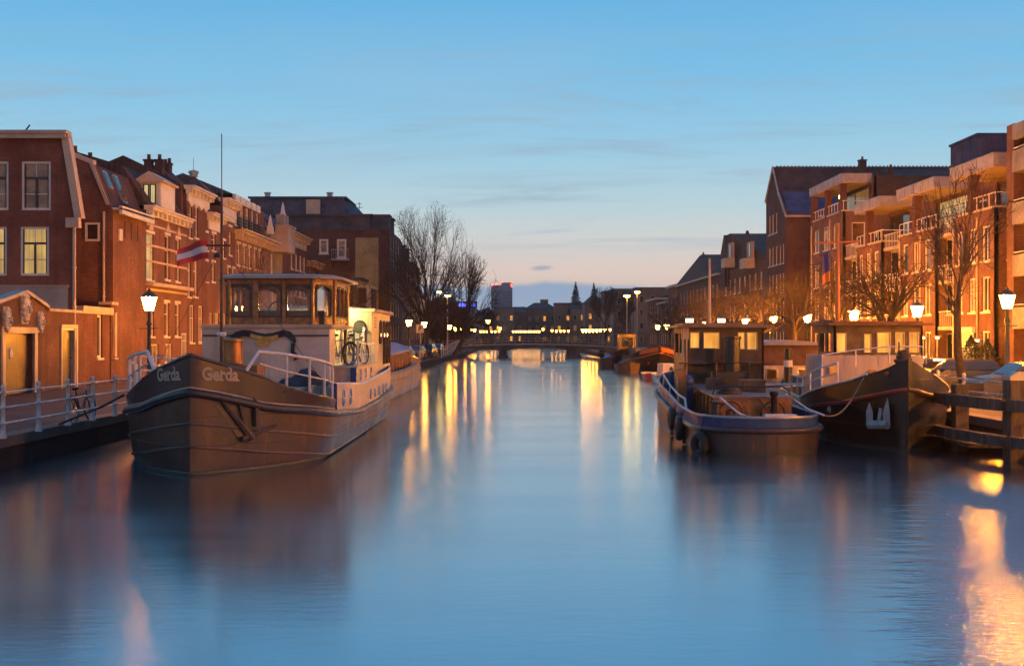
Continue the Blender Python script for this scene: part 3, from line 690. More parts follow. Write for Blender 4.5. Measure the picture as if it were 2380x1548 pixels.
# ---- modern block
t = thing('apartment_block','big dark brick apartment block with yellow end panel and set back slate top storeys','apartment block',(-22,140,QZ))
bp_ = Pl((-40,128),(1,0),(0,-1))
ws = [wpx(bp_,742,763,556,590),wpx(bp_,783,805,556,600)]
q = MB(); holes_wall(q,bp_,0,27,QZ,14.3,ws,.25)
q.box(-40,-13.25,128.26,141,QZ,14.3)
q.build('wall','brick_dark',t)
for wn in ws: window(t,bp_,*wn,pane='glass_curtain',bars='trans',fw=.18,rec=.06)
sp_ = Pl((-13,0),(0,1),(1,0))
q = MB(); sw = []
for k in range(14):
    y0 = 129.0+k*2.9
    for z0 in (12.2,9.9,7.6,5.2,2.6):
        if k > 3 and z0 > 12: continue
        sw.append((y0,y0+1.5,z0,z0+1.55))
hs = [h for h in sw if h[1] < 140.9]; holes_wall(q,sp_,128.26,141,QZ,14.3,hs,.22)
h2 = [h for h in sw if h[0] > 141]; holes_wall(q,sp_,141,170,QZ,12.6,h2,.22); q.box(-40,-13.24,141.05,170,QZ,12.6)
q.build('side_wall','brick_dark',t)
for h in hs+h2:
    window(t,sp_,*h,pane=rng.choice(['glass_dark','glass_dark','glass_curtain','glass_warm']),bars='vert',fw=.12,sill=False)
q = MB(); u0,u1=bp_.u(826),bp_.u(880); q.pbox(bp_,u0,u1,QZ,bp_.at(850,553)[1],.002,.06); q.build('yellow_panel','brick_yellow',t)
q = MB(); q.box(-40.2,-12.9,127.9,128.5,14.3,14.5); q.box(-40,-15.2,129.2,140,14.5,15.9); q.box(-40,-14.9,128.9,140.2,15.9,16.1); q.build('lower_roof','slate',t)
q = MB(); q.hexa([(-29,130.6,16.1),(-17.6,130.6,16.1),(-16.2,139,16.1),(-29,139,16.1),(-28.4,131.1,18.0),(-18.4,131.1,18.0),(-18,139,18.0),(-28.4,139,18.0)]); q.box(-28.7,-18.0,130.9,139.2,18.0,18.2); q.build('top_storey','slate',t)
q = MB(); q.box(-22.3,-20.8,130.4,131.0,16.2,17.8); q.build('panel','cream',t)
for x in (-26.7,-19.9): 
    q = MB(); q.lathe([(.3,0),(.3,.35),(.38,.36),(.38,.5)],(x,131.6,18.2),10); q.build('vent','zinc',t)
q = MB(); q.tube([(-16.6,131,16.1),(-16.6,131,17.6)],.035,6); q.tube([(-17.0,131,17.0),(-16.2,131,17.0)],.03,5); q.tube([(-16.9,131,17.4),(-16.3,131,17.4)],.03,5); q.build('aerial','black_paint',t)
q = MB(); wn=ws[1]; q.pbox(bp_,wn[0]-.5,wn[1]+.4,wn[2]-.3,wn[2]-.15,.0,1.0)
for i in range(9): u=wn[0]-.45+i*.22; q.pbox(bp_,u,u+.03,wn[2]-.15,wn[2]+.8,.92,.97)
q.pbox(bp_,wn[0]-.5,wn[1]+.4,wn[2]+.8,wn[2]+.87,.9,.98); q.build('balcony','zinc',t)
for y0,z in ((130,14.5),(134,14.5),(143,12.6),(148,12.6),(154,12.6)):
    q = MB(); q.box(-16.5,-13.3,y0,y0+2.2,z,z+1.5); q.box(-16.6,-13.15,y0-.1,y0+2.3,z+1.5,z+1.65); q.build('roof_box','slate',t)

# ---- low garden wall with garage, in front of the two near houses
GW = Pl((-19.35,44),(-1.05,18.5),(18.5,1.05))
def gat(x,y): return GW.at(x,y)
t = thing('garage_house','low brick garage front with a shallow gable and three carved stone heads','garage',(-20,46,QZ))
uR = GW.u(108); gd = (GW.u(10),GW.u(78),QZ,gat(45,775)[1])
q = MB(); holes_wall(q,GW,-14,uR,QZ,gat(100,716)[1],[gd],.3)
pk = gat(58,682)[1]; zc = gat(100,716)[1]; um = GW.u(58)
q.pprism(GW,[(um-3.2,zc),(uR,zc),(um,pk)],-.3,0)
q.quad(GW.p(uR,QZ,-.3),GW.p(uR,zc,-.3),GW.p(uR,zc,-2),GW.p(uR,QZ,-2)); q.build('wall','brick_red',t)
q = MB(); q.pprism(GW,[(um-3.3,zc),(um,pk),(uR+.1,zc),(uR+.1,zc+.14),(um,pk+.14),(um-3.3,zc+.14)],-.35,.12); q.build('coping','stone',t)
q = MB(); q.pbox(GW,gd[0]-.35,gd[0],QZ,gd[3],-.05,.06); q.pbox(GW,gd[1],gd[1]+.35,QZ,gd[3],-.05,.06); q.pbox(GW,gd[0]-.35,gd[1]+.35,gd[3],gd[3]+.25,-.05,.06); q.build('door_frame','cream',t)
q = MB(); n=10
for i in range(n):
    z0=gd[2]+(gd[3]-gd[2])*i/n; q.pbox(GW,gd[0],gd[1],z0+.015,gd[2]+(gd[3]-gd[2])*(i+1)/n-.015,-.26,-.2)
q.pbox(GW,gd[0],gd[1],gd[2],gd[3],-.3,-.24); d = q.build('garage_door','garage_brown',t)
z1=gat(40,822)[1]; q = MB(); q.sphere(GW.p(GW.u(36),z1,-.18),.16,12,8,(.4,1,1.4)); q.build('house_plate','white_paint',d)
def carved(x,y,r,par):
    u,z = gat(x,y); q = MB(); c=GW.p(u,z,.04)
    q.pbox(GW,u-r*.9,u+r*.9,z-r*1.5,z+r*1.4,.002,.06)
    q.sphere(c,r,12,8,(.5,.75,1.05)); q.sphere(GW.p(u,z-r*.25,.1+r*.4),r*.22,8,5,(1,.6,1.4)); 
    for a in range(12): th=a*math.pi*2/12; q.sphere(GW.p(u+math.cos(th)*r*.75,z+math.sin(th)*r*1.15,.08),r*.3,7,5)
    for e in (-1,1): q.sphere(GW.p(u+e*r*.3,z+r*.15,.1+r*.35),r*.12,6,4)
    q.build('carved_head','stone_carved',par,60)
carved(55,716,.42,t); carved(12,742,.34,t); carved(91,748,.3,t)
t = thing('garden_wall','low brick wall with a white framed dark door and tall slit windows','wall',(-20.2,55,QZ))
dr = (GW.u(141),GW.u(173),QZ,gat(157,763)[1]); sl = [wpx(GW,226,238,732,832)]
zt = gat(190,728)[1]; u1 = GW.u(259)
q = MB(); holes_wall(q,GW,uR+.02,u1,QZ,zt,[dr]+sl,.3); q.quad(GW.p(uR,zt,-.3),GW.p(u1,zt,-.3),GW.p(u1,zt,-1.5),GW.p(uR,zt,-1.5)); q.build('wall','brick_red',t)
d = door(t,GW,*dr,transom=False)
q = MB(); q.pbox(GW,dr[0]-.12,dr[0],QZ,dr[3],-.1,.08); q.pbox(GW,dr[1],dr[1]+.22,QZ,dr[3],-.1,.1); q.pbox(GW,dr[0]-.12,dr[1]+.22,dr[3],dr[3]+.16,-.1,.1); q.build('door_surround','cream',t)
q = MB(); q.pbox(GW,GW.u(188),u1,zt,zt+.35,-.35,.12); q.build('coping','cream',t)
for wn in sl: window(t,GW,*wn,pane='glass_dark',fw=.12,bars='none')
q = MB(); q.pbox(GW,GW.u(110),GW.u(187),zt,zt+.12,-.4,.1); q.build('coping','stone',t)
q = MB(); a=GW.u(262); zz1=gat(266,709)[1]; q.pbox(GW,a-.5,a+.6,QZ,zz1,-.5,.05); q.build('gate_pier','brick_red',t)
q = MB(); q.pbox(GW,a-.1,a+.2,gat(266,829)[1],zz1-.4,.05,.16); q.pbox(GW,a-.3,a+.35,gat(266,831)[1]-.1,gat(266,831)[1],.05,.2); q.pbox(GW,a-.55,a+.65,zz1,zz1+.14,-.55,.12); q.build('pier_trim','cream',t)
# ------------------------------------------------------------------ right bank buildings
RP = Pl((27,0),(0,1),(-1,0))
rr = random.Random(11)
# nearest block at the right edge
t = thing('balcony_block','tall brick flats cut by the right edge of the picture with cream balcony bands','apartment block',(29,60,QZ))
ye = RP.u(2340); ztop = RP.at(2345,292)[1]
q = MB(); q.box(27,27.6,ye-.9,ye,QZ,ztop); q.box(29.0,40,52,ye-.02,QZ,ztop-.3); q.box(27.02,27.6,56,57,QZ,ztop); q.build('wall','brick_brown',t)
for i,z in enumerate((3.4,6.2,9.0,11.8)):
    q = MB(); q.box(26.9,28.98,52.5,ye-.95,z,z+.28); q.box(26.9,27.1,52.5,ye-.95,z+.28,z+1.15); q.build('balcony','concrete',t)
    q = MB(); q.tube([(26.98,52.5,z+1.3),(26.98,ye-1,z+1.3)],.03,6); q.build('rail','steel_white',t)
    q = MB(); q.box(28.9,28.98,58,60,z+.4,z+2.4); o = q.build('window','white_paint',t); q = MB(); q.box(28.86,28.92,58.1,59.9,z+.5,z+2.3); q.build('pane',['lit_window_dim','glass_warm','glass_dark','glass_dark'][i],o)
q = MB(); q.box(27.0,40,52,ye-.9,ztop-.3,ztop-.1); q.box(26.9,27.1,52,ye-.95,ztop-.9,ztop-.1); q.build('roof','concrete',t)
q = MB(); xa=RP.at(2367,270)[0]
for z in (14.3,15.9): q.tube([(27.6,xa,z),(27.6,xa-3,z)],.05,5)
for k in range(3): q.tube([(27.6,xa-k*1.5,14.2),(27.6,xa-k*1.5,15.9)],.06,5)
q.build('roof_screen','black_paint',t)
# ---- stepped apartments with white canopies
t = thing('stepped_apartments','long brick apartment building with four jutting white edged canopies over its loggias','apartment block',(30,88,QZ))
BAYS = [(67.3,73.8,10.2,12.45,13.2),(76.75,84,9.9,12.4,13.1),(88,94.4,9.9,12.5,13.2),(98.2,108.6,13.2,15.5,16.2)]
MP = Pl((29.3,0),(0,1),(-1,0))
gaps = [(73.8,76.75),(84,88),(94.4,98.2)]
q = MB(); mh = []
for a,b_ in gaps:
    for z0 in (1.2,4.0,6.8,9.6): mh.append((a+.6,min(b_-.6,97.3) if a>94 else b_-.6,z0,z0+1.9))
lg = []
for a,b_,zp,zc,zt in BAYS: lg.append((a+.8,b_-1.0,zp+.05,zc-.15))
holes_wall(q,MP,66.5,97.5,QZ,12.9,[h for h in mh if h[1]<97.4]+lg[:3],.2); q.box(29.55,41,66.5,97.5,QZ,12.8)
holes_wall(q,MP,97.5,108.6,QZ,16.0,[h for h in mh if h[0]>97.5]+lg[3:],.2); q.box(29.55,41,97.55,108.6,QZ,15.9); q.quad((29.1,97.5,12.8),(41,97.5,12.8),(41,97.5,16.0),(29.1,97.5,16.0))
q.build('wall','brick_brown',t)
for h in mh: window(t,MP,*h,pane=rr.choice(['glass_dark','glass_warm','glass_curtain','lit_window_dim']),bars='vert',fw=.09)
for i,h in enumerate(lg):
    window(t,MP,*h,pane=['glass_warm','lit_window','glass_dark','lit_window_dim'][i],frame='wood_dark',bars='grid' if i==1 else 'vert',fw=.12,sill=False,name='loggia_window')
for i,(a,b_,zp,zc,zt) in enumerate(BAYS):
    bh = []; L = b_-a
    fl = [1.0,4.1,7.0]+([10.1] if i==3 else [])
    for z0 in fl:
        bh += [(a+L*.12,a+L*.3,z0+.3,z0+2.3),(a+L*.45,a+L*.6,z0+.3,z0+2.3),(a+L*.74,a+L*.9,z0+.3,z0+2.3)]
    q = MB(); holes_wall(q,RP,a,b_,QZ,zp,bh,.2)
    fh = [] if i else []
    ep = Pl((27.2,a),(1,0),(0,-1))
    eh = [(.5,1.6,z0+.3,z0+2.2) for z0 in fl]
    holes_wall(q,ep,-.2,2.1,QZ,zp,eh,.2); q.quad((27,b_,QZ),(29.3,b_,QZ),(29.3,b_,zp),(27,b_,zp)); q.quad((27,a,zp-.9),(29.3,a,zp-.9),(29.3,b_,zp-.9),(27,b_,zp-.9))
    q.build('bay','brick_brown',t)
    for y_ in (a+L*.38,b_-.25): downpipe(t,(26.93,y_,zp-.3),(26.93,y_,QZ+.13),mat='cream',r=.06)
    door(t,ep,1.15,2.0,QZ+.13,3.0) if False else None
    for h in bh: window(t,RP,*h,pane=rr.choice(PANES+['glass_curtain']),bars=rr.choice(['vert','none']),fw=.09)
    for h in eh: window(t,ep,*h,pane=rr.choice(['glass_dark','glass_warm']),bars='none',fw=.08)
    q = MB(); q.box(26.85,29.28,a-.15,b_,zc,zc+.12); q.build('canopy_soffit','cream_render',t)
    q = MB(); q.box(26.8,26.98,a-.2,b_,zc+.12,zt); q.box(26.98,29.29,a-.2,a-.02,zc+.12,zt); q.box(26.98,29.29,a-.02,b_,zt-.12,zt-.02)
    q.build('canopy','roof_pale',t)
    q = MB(); q.box(26.76,29.29,a-.24,b_,zt,zt+.06); q.build('canopy_edge','zinc',t)
    nj = int(L/1.8)
    for k in range(1,nj): yj=a+L*k/nj; MB().box(26.785,26.799,yj-.02,yj+.02,zc+.12,zt-.01).build('joint','wood_dark',t)
    if i != 3:
        for k in range(3):
            rp_=random.Random(i*7+k); yp=a+L*(.15+.3*k); pp=MB(); pp.lathe([(.16,0),(.22,.35)],(27.6,yp,zp-.88),8); po=pp.build('plant_pot','rust_brown',t); pf=MB()
            for _ in range(60):
                c=Vector((27.6+rp_.gauss(0,.2),yp+rp_.gauss(0,.22),zp-.3+rp_.uniform(0,.9))); a_=Vector((rp_.uniform(-1,1),rp_.uniform(-1,1),rp_.uniform(-1,1))).normalized()*.13; b2=a_.orthogonal().normalized()*.06; pf.add([c-a_,c+b2,c+a_,c-b2],[(0,1,2,3)])
            pf.build('leaves','hedge',po)
    for y in ((a+.6,a+L*.5,b_-.4) if i==3 else (a+L*.55,)):
        q = MB(); q.box(26.90,27.4,y-.25,y+.25,zp-.1,zt-.05); q.build('pillar','brick_red',t)
    q = MB(); q.box(26.92,27.25,a-.05,b_,zp,zp+.12); q.box(27.25,29.3,a-.06,a+.2,zp,zp+.12); q.build('parapet_coping','cream',t)
    q = MB(); zr=zp+.12
    q.tube([(27.05,a+.1,zr+.75),(27.05,b_-.1,zr+.75)],.035,5); q.tube([(27.05,a+.1,zr+.75),(29.2,a+.1,zr+.75)],.035,5)
    for k in range(int(L/.9)+1): q.tube([(27.05,a+.1+k*.9,zr),(27.05,a+.1+k*.9,zr+.75)],.03,5)
    q.build('railing','steel_white',t)
for a,b_ in gaps:
    for z in (3.4,6.3,9.2):
        q = MB(); q.box(27.1,29.28,a+.05,b_-.05,z,z+.22); q.build('balcony','cream_render',t)
        q = MB(); q.tube([(27.15,a+.1,z+1.15),(27.15,b_-.1,z+1.15)],.035,5)
        for k in range(int((b_-a)/.35)): q.tube([(27.15,a+.15+k*.35,z+.2),(27.15,a+.15+k*.35,z+1.15)],.018,4)
        q.build('railing','steel_white',t)
q = MB(); q.prism([(88,12.85),(103.5,17.3),(106,16.1),(106,12.85)],'x',31.6,46); q.build('roof','tile_dark',t)
q = MB(); q.box(30.4,46,78.6,83.5,12.85,16.1); q.box(30.3,46,78.5,83.6,16.1,16.25); q.build('roof_house','slate_blue',t)
q = MB(); q.box(26.9,27.0,98.9,99.2,14.3,14.6); q.build('wall_lamp','porch_lamp',t)
for k,(x,y) in enumerate(((30.6,103.5),(31.6,103.5),(32.5,103.5),(31.5,100.2))): chimney(t,x,y,16.2,.35,.6,1,'flue')
# ---- tall gabled house
t = thing('tall_gable_house','tall dark brick gabled building with lower blue slate side roof, left of the white canopies','apartment block',(35,123,QZ))
gw = [(119.6,120.3),(121.0,121.7),(122.6,123.5),(124.3,125.2),(125.9,126.7)]
gh = [(a,b_,z0,z0+1.9) for a,b_ in gw for z0 in (1.6,4.6,7.4,10.3)]+[(a,b_,13.6,15.6) for a,b_ in gw[2:]]
q = MB(); holes_wall(q,RP,118.9,128,QZ,15.6,[h for h in gh if h[3]<=15.6],.22)
q.prism([(119.4,15.6),(121.9,17.5),(124.5,20.5),(128,17.3),(128,15.6)],'x',27,27.22)
q.quad((27.2,118.9,QZ),(50,118.9,QZ),(50,118.9,15.1),(27.2,118.9,15.1)); q.quad((27.2,128,QZ),(50,128,QZ),(50,128,17.3),(27.2,128,17.3)); q.quad((27.2,121.95,15),(50,121.95,15),(50,121.95,17.5),(27.2,121.95,17.5))
q.build('wall','brick_dark',t)
for h in gh: window(t,RP,*h,pane=rr.choice(['glass_dark','glass_curtain','lit_window_dim','glass_warm']),bars='none',fw=.1)
q = MB(); q.hexa([(27.25,121.9,17.2),(50,121.9,17.2),(50,124.5,20.2),(27.25,124.5,20.2),(27.25,121.9,17.5),(50,121.9,17.5),(50,124.5,20.52),(27.25,124.5,20.52)]); q.hexa([(27.25,124.5,20.2),(50,124.5,20.2),(50,128,17.1),(27.25,128,17.1),(27.25,124.5,20.51),(50,124.5,20.51),(50,128,17.4),(27.25,128,17.4)])
q.build('roof','tile_dark',t)
q = MB()
for k in range(58): q.lathe([(.1,0),(.1,.08),(.02,.14)],(27.4+k*.38,124.5,20.5),6)
q.build('ridge_tiles','tile_dark',t)
q = MB(); q.hexa([(27.3,118.8,14.9),(50,118.8,14.9),(50,122.0,17.4),(27.3,122.0,17.4),(27.3,118.8,15.15),(50,118.8,15.15),(50,121.9,17.62),(27.3,121.9,17.62)]); q.build('side_roof','slate_blue',t)
q = MB(); q.box(27,50,118.5,118.85,14.75,14.92); q.build('gutter','cream',t)
q = MB(); q.prism([(118.3,14.8),(121.9,17.6),(124.5,20.6),(128.2,17.4),(128.2,17.15),(124.5,20.3),(121.9,17.3),(118.6,14.7)],'x',26.88,27.0); q.build('gable_trim','stone',t)
chimney(t,36.2,124.5,20.2,.7,.9,1)
t = thing('low_wing','low brick wing with a pale framed panel, in front of the tall gable','house',(30,113,QZ))
lp_ = Pl((29.5,110.5),(1,0),(0,-1))
q = MB(); q.box(29.5,45,110.6,118.85,QZ,11.2); q.prism([(29.5,11.2),(45,11.2),(45,13.4),(36,13.2)],'y',110.6,118.85); 
hh = [(.4,1.7,5.0,7.2),(.4,1.7,1.4,3.4)]; holes_wall(q,Pl((29.3,0),(0,1),(-1,0)),110.6,118.8,QZ,11.0,[(112,113,2,4),(114.5,115.5,2,4),(112,113,5.5,7.5),(114.5,115.5,5.5,7.5)],.15)
q.build('wall','brick_brown',t)
for h in [(112,113,2,4),(114.5,115.5,2,4),(112,113,5.5,7.5),(114.5,115.5,5.5,7.5)]: window(t,Pl((29.3,0),(0,1),(-1,0)),*h,pane=rr.choice(PANES),bars='vert')
q = MB()
for a,b_,c,e in ((0.6,.7,7.6,10.6),(2.6,2.7,7.6,10.6),(.7,2.6,10.5,10.6),(.7,2.6,7.6,7.7)): q.pbox(lp_,a,b_,c,e,.102,.16)
q.build('panel_frame','cream',t)
# ---- house with balconies and gables
t = thing('balcony_house','brick house with steep dark roof and two small lit balconies, left of the tall gable','house',(32,140,QZ))
ws = [(130+k*3.1,131.2+k*3.1,z0,z0+1.8) for k in range(8) for z0 in (1.8,5.0,8.2)]
q = MB(); holes_wall(q,RP,128,156,QZ,11.2,ws,.2); q.box(27.25,45,128.02,156,QZ,11.2)
q.prism([(151,11.2),(156,11.2),(156,13.6),(153.6,15.9),(151,13.5)],'x',27,28); q.prism([(136,11.2),(142,11.2),(142,12.5),(139,15.2),(136,12.5)],'x',27,27.3); q.build('wall','brick_dark',t)
for h in ws: window(t,RP,*h,pane=rr.choice(PANES),bars='vert')
q = MB(); q.prism([(128.1,11.2),(151.2,15.9),(153.6,15.9),(156.2,11.2)],'x',27.4,45); q.build('roof','tile_dark',t)
for y,z in ((134,10.6),(146,11.4)):
    q = MB(); q.box(25.8,27,y,y+2.6,z,z+.2); q.box(25.8,25.9,y,y+2.6,z+.2,z+1.1); q.box(25.9,27,y,y+.1,z+.2,z+1.1); q.build('balcony','cream',t)
    q = MB(); q.box(26.6,26.98,y+.1,y+2.5,z+1.1,z+3.0); q.build('dormer','cream_render',t)
    q = MB(); q.box(26.55,26.62,y+.3,y+1.1,z+1.3,z+2.8); q.build('pane','glass_dark',t)
for y in (149.5,151.6):
    q = MB(); q.tube([(26.9,y,12.0),(26.9,y+.01,9.2)],.12,5); q.build('skylight','glass_dark',t)
# ---- hipped roof house
t = thing('hipped_house','dark hipped roof house with pale eaves, farther along the right bank before the bridge','house',(32,175,QZ))
ws = [(158+k*3.4,159.4+k*3.4,z0,z0+1.9) for k in range(11) for z0 in (1.8,5.0,8.0)]
q = MB(); holes_wall(q,RP,156,196,QZ,11.0,ws,.2); q.box(27.25,45,156.02,196,QZ,11); q.build('wall','brick_dark',t)
for h in ws: window(t,RP,*h,pane=rr.choice(PANES),bars='vert',sill=False)
q = MB(); q.add([(26.6,163,11.2),(26.6,196.5,11.2),(50,196.5,11.2),(50,163,11.2),(29.2,184,15.5),(29.2,187,15.6),(46,187,15.6),(46,184,15.5)],[(0,1,5,4),(1,2,6,5),(2,3,7,6),(3,0,4,7),(4,5,6,7),(3,2,1,0)]); q.build('roof','tile_dark',t)
q = MB(); q.box(26.5,50,156.1,196.6,11.0,11.22); q.build('eaves','cream',t)
q = MB(); 
for y in (186.5,): q.lathe([(.16,0),(.2,.2),(.03,.6)],(29.6,y,15.5),6)
q.build('finial','tile_dark',t)
for k,(a,b_,zt,mt) in enumerate(((196.6,208,11.2,'brick_brown'),(208,222,8.8,'brick_dark'),(222,240,9.8,'brick_red'))):
    t = thing('canal_house',['pale corniced canal house left of the hipped roof house','small dark canal house, second left of the hipped roof house','reddish canal house where the right bank row ends near the bridge'][k],'house',(32,(a+b_)/2,QZ))
    ws = [(a+1+j*2.8,a+2.3+j*2.8,z0,z0+1.8) for j in range(int((b_-a-2)/2.8)) for z0 in (1.6,4.6,7.0)[:3 if zt>9 else 2]]
    q = MB(); holes_wall(q,RP,a,b_,QZ,zt,ws,.2); q.box(27.25,45,a+.02,b_,QZ,zt); q.build('wall',mt,t)
    for h in ws: window(t,RP,*h,pane=rr.choice(PANES),bars='vert',sill=False)
    q = MB(); q.box(26.5,45,a,b_,zt,zt+.35); q.build('cornice','cream',t)
    q = MB(); q.prism([(27,zt+.36),(33,zt+2.2),(45,zt+.36)],'y',a+.2,b_-.2); q.build('roof','tile_dark',t)
# ground-floor fronts on the apartment street: shutters, porch lamps, shrubs
t = thing('shutter_front','pale green roller shutter with white box on the orange lit apartment front','shutter',(26.9,71.5,QZ))
q = MB(); 
for k in range(14): q.box(26.86,26.93,70.2,72.9,1.0+k*.16,1.0+k*.16+.145)
q.build('slats','shutter_green',t); q = MB(); q.box(26.75,26.95,70.1,73.0,3.25,3.55); q.build('shutter_box','white_paint',t)
t = thing('shutter_front','narrow pale green shutter farther left, behind the black barge bow','shutter',(26.9,80,QZ))
q = MB()
for k in range(14): q.box(26.86,26.93,79.4,81.8,1.0+k*.16,1.0+k*.16+.145)
q.build('slats','shutter_green',t); q = MB(); q.box(26.75,26.95,79.3,81.9,3.25,3.55); q.build('shutter_box','white_paint',t)
# ------------------------------------------------------------------ boats
def tab(T, s):
    if s <= T[0][0]: return T[0][1]
    for (a, va), (b_, vb) in zip(T, T[1:]):
        if s <= b_:
            k = (s-a)/(b_-a); return va+(vb-va)*k
    return T[-1][1]
class Hull:
    def __init__(s, O, ax, L, B, bl, sl, p=2.2, q=.9, sq=2.0):
        s.O = Vector((*O, 0)); s.A = Vector((*ax, 0)).normalized(); s.S = Vector((s.A.y, -s.A.x, 0)); s.L, s.B, s.bl, s.sl, s.pw, s.q, s.sq = L, B, bl, sl, p, q, sq
        e = s.st = [0,.03,.08,.15,.25,.4,.6,.85,1.2,1.6,2.1,2.7,3.4,4.2]
        e = [x*bl/4.4 for x in e]; k = bl
        while k < L-sl: e.append(k); k += 1.2
        s.st = e+[L-sl+sl*x for x in (0,.15,.3,.45,.6,.72,.82,.9,.96,.99,1)]
    def hb(s, t):
        t = min(max(t, 0), s.L)
        if t < s.bl: return s.B*(1-(1-t/s.bl)**s.pw)**s.q
        if t > s.L-s.sl: return s.B*max(0, 1-((t-s.L+s.sl)/s.sl)**s.sq)**.5
        return s.B
    def pt(s, t, side, z, mul=1.0, off=0.0):
        h = s.hb(t)*mul; v = s.O+s.A*t+s.S*(side*h)
        if off:
            d = (s.hb(min(t+.05, s.L))-s.hb(max(t-.05, 0)))/(min(t+.05, s.L)-max(t-.05, 0)); n = (s.S*side - s.A*d).normalized(); v = v+n*off
        return Vector((v.x, v.y, z))
    def skin(s, mb, levels, s0=0, s1=None, off=0.0, thick=0):
        s1 = s.L if s1 is None else s1
        st = sorted({s0, s1, *[x for x in s.st if s0 < x < s1]})
        for side in (-1, 1):
            o = len(mb.v); n = len(levels)
            for t in st:
                for zt, mul in levels:
                    z = tab(zt, t) if isinstance(zt, list) else zt
                    mb.v.append(tuple(s.pt(t, side, z, mul, off)))
            for i in range(len(st)-1):
                for j in range(n-1):
                    a = o+i*n+j; mb.f.append((a, a+n, a+n+1, a+1))
        return mb
    def line(s, zt, off=.03, s0=0, s1=None, sides=(-1, 1), mul=1.0):
        s1 = s.L if s1 is None else s1
        st = sorted({s0, s1, *[x for x in s.st if s0 < x < s1]})
        z = lambda t: tab(zt, t) if isinstance(zt, list) else zt
        L_ = [s.pt(t, -1, z(t), mul, off) for t in st]; R_ = [s.pt(t, 1, z(t), mul, off) for t in st]
        if sides == (-1, 1) and s0 == 0: return [L_[::-1]+R_[1:]]
        return [x for k, x in ((-1, L_), (1, R_)) if k in sides]
    def deck(s, mb, zt, inset=.06, s0=0, s1=None):
        s1 = s.L if s1 is None else s1
        st = sorted({s0, s1, *[x for x in s.st if s0 < x < s1]}); o = len(mb.v)
        for t in st:
            z = tab(zt, t) if isinstance(zt, list) else zt; h = max(0.0, s.hb(t)-inset)/max(s.hb(t), 1e-6) if s.hb(t) > 0 else 0
            mb.v.append(tuple(s.pt(t, -1, z, h))); mb.v.append(tuple(s.pt(t, 1, z, h)))
        for i in range(len(st)-1): a = o+2*i; mb.f.append((a, a+1, a+3, a+2))
        return mb
def rails(par, path, heights, base, mat='steel_white', r=.03, name='railing', posts=None):
    """path: base points; heights above base for each rail line"""
    q = MB()
    for h in heights: q.tube([Vector(p)+Vector((0,0,h)) for p in path], r, 6)
    for i, p in enumerate(path):
        if posts is None or i in posts: q.tube([p, Vector(p)+Vector((0,0,max(heights)))], r, 6)
    return q.build(name, mat, par, 60)
def text_mesh(word, size, bold=.0, serif=False):
    cu = bpy.data.curves.new('lettering', 'FONT'); cu.body = word; cu.size = size; cu.offset = bold; cu.resolution_u = 4
    ob = bpy.data.objects.new('lettering', cu); C.objects.link(ob); bpy.context.view_layer.update()
    dg = bpy.context.evaluated_depsgraph_get(); me = bpy.data.meshes.new_from_object(ob.evaluated_get(dg))
    bm = bmesh.new(); bm.from_mesh(me); bmesh.ops.triangulate(bm, faces=bm.faces); 
    bmesh.ops.subdivide_edges(bm, edges=[e for e in bm.edges if e.calc_length() > size*.18], cuts=1)
    vs = [tuple(v.co) for v in bm.verts]; bm.verts.index_update(); fs = [tuple(v.index for v in f.verts) for f in bm.faces]
    bm.free(); bpy.data.objects.remove(ob); bpy.data.curves.remove(cu); bpy.data.meshes.remove(me)
    return vs, fs
def porthole(par, c, n, r=.16, sc=(1,1), ring='chrome', name='porthole', glass='glass_dark'):
    n = Vector(n).normalized(); u = Vector((0,0,1)).cross(n).normalized(); c = Vector(c); v = Vector((0,0,1)); k = 16
    q = MB(); q.tube([c+n*.01+u*(r*sc[0]*math.cos(2*math.pi*i/k))+v*(r*sc[1]*math.sin(2*math.pi*i/k)) for i in range(k)], .028, 6, closed=True); o = q.build(name, ring, par, 60)
    q = MB(); q.add([tuple(c+n*.008+u*(r*sc[0]*math.cos(2*math.pi*i/k))+v*(r*sc[1]*math.sin(2*math.pi*i/k))) for i in range(k)], [tuple(range(k))]); q.build('glass', glass, o); return o
def plate(pl, x0, x1, y0, y1, d0, d1, mb): 
    a = wpx(pl, x0, x1, y0, y1); return mb.pbox(pl, *a, d0, d1)

# ================================================================== the big houseboat in front
t = gb = thing('houseboat','large brown bowed houseboat with white cabins and wooden wheelhouse at the left quay','houseboat',(-6.95,36,0))
H = Hull((-6.95,26),(0,1),22.5,2.48,4.4,4.6)
zr = [(0,1.79),(.35,1.68),(1.3,1.37),(4,1.09),(9,.84),(14,.88),(17.5,1.03),(22.5,1.25)]
zb = [(0,2.60),(.3,2.44),(.7,2.29),(1.2,2.07),(1.8,1.80),(2.6,1.62),(4.4,1.40)]
zw = [(4.4,1.80),(10.5,1.57),(17.5,1.77),(22.5,1.98)]
z1 = [(0,1.12),(1.3,.86),(4,.50),(9,.36),(14,.40),(22.5,.7)]; z2 = [(0,.62),(1.3,.38),(4,.03),(9,-.1),(22.5,.1)]
hl = MB(); H.skin(hl, [(-.8,.72),(-.02,.90),([(s,max(.02,v)) for s,v in z2],.945),(z1,.985),(zr,1.0)])
hl.build('hull','hull_brown',t,35)
q = MB(); H.skin(q, [(zr,1.0),([(s,v*.5+tab(zb,s)*.5) for s,v in zr[:4]]+[(4.4,1.23)],1.005),(zb,1.02)],0,4.4); H.skin(q,[(zb,1.02),(zb,.97),(zr,.95)],0,4.4); q.build('bow_bulwark','hull_bow',t,35)
q = MB(); H.skin(q, [(zr,1.0),(zw,1.0),(zw,.97),(zr,.96)],4.4); q.build('topside','white_boat',t,35)
q = MB()
for l in H.line(zr,.05): q.tube(l,.085,8)
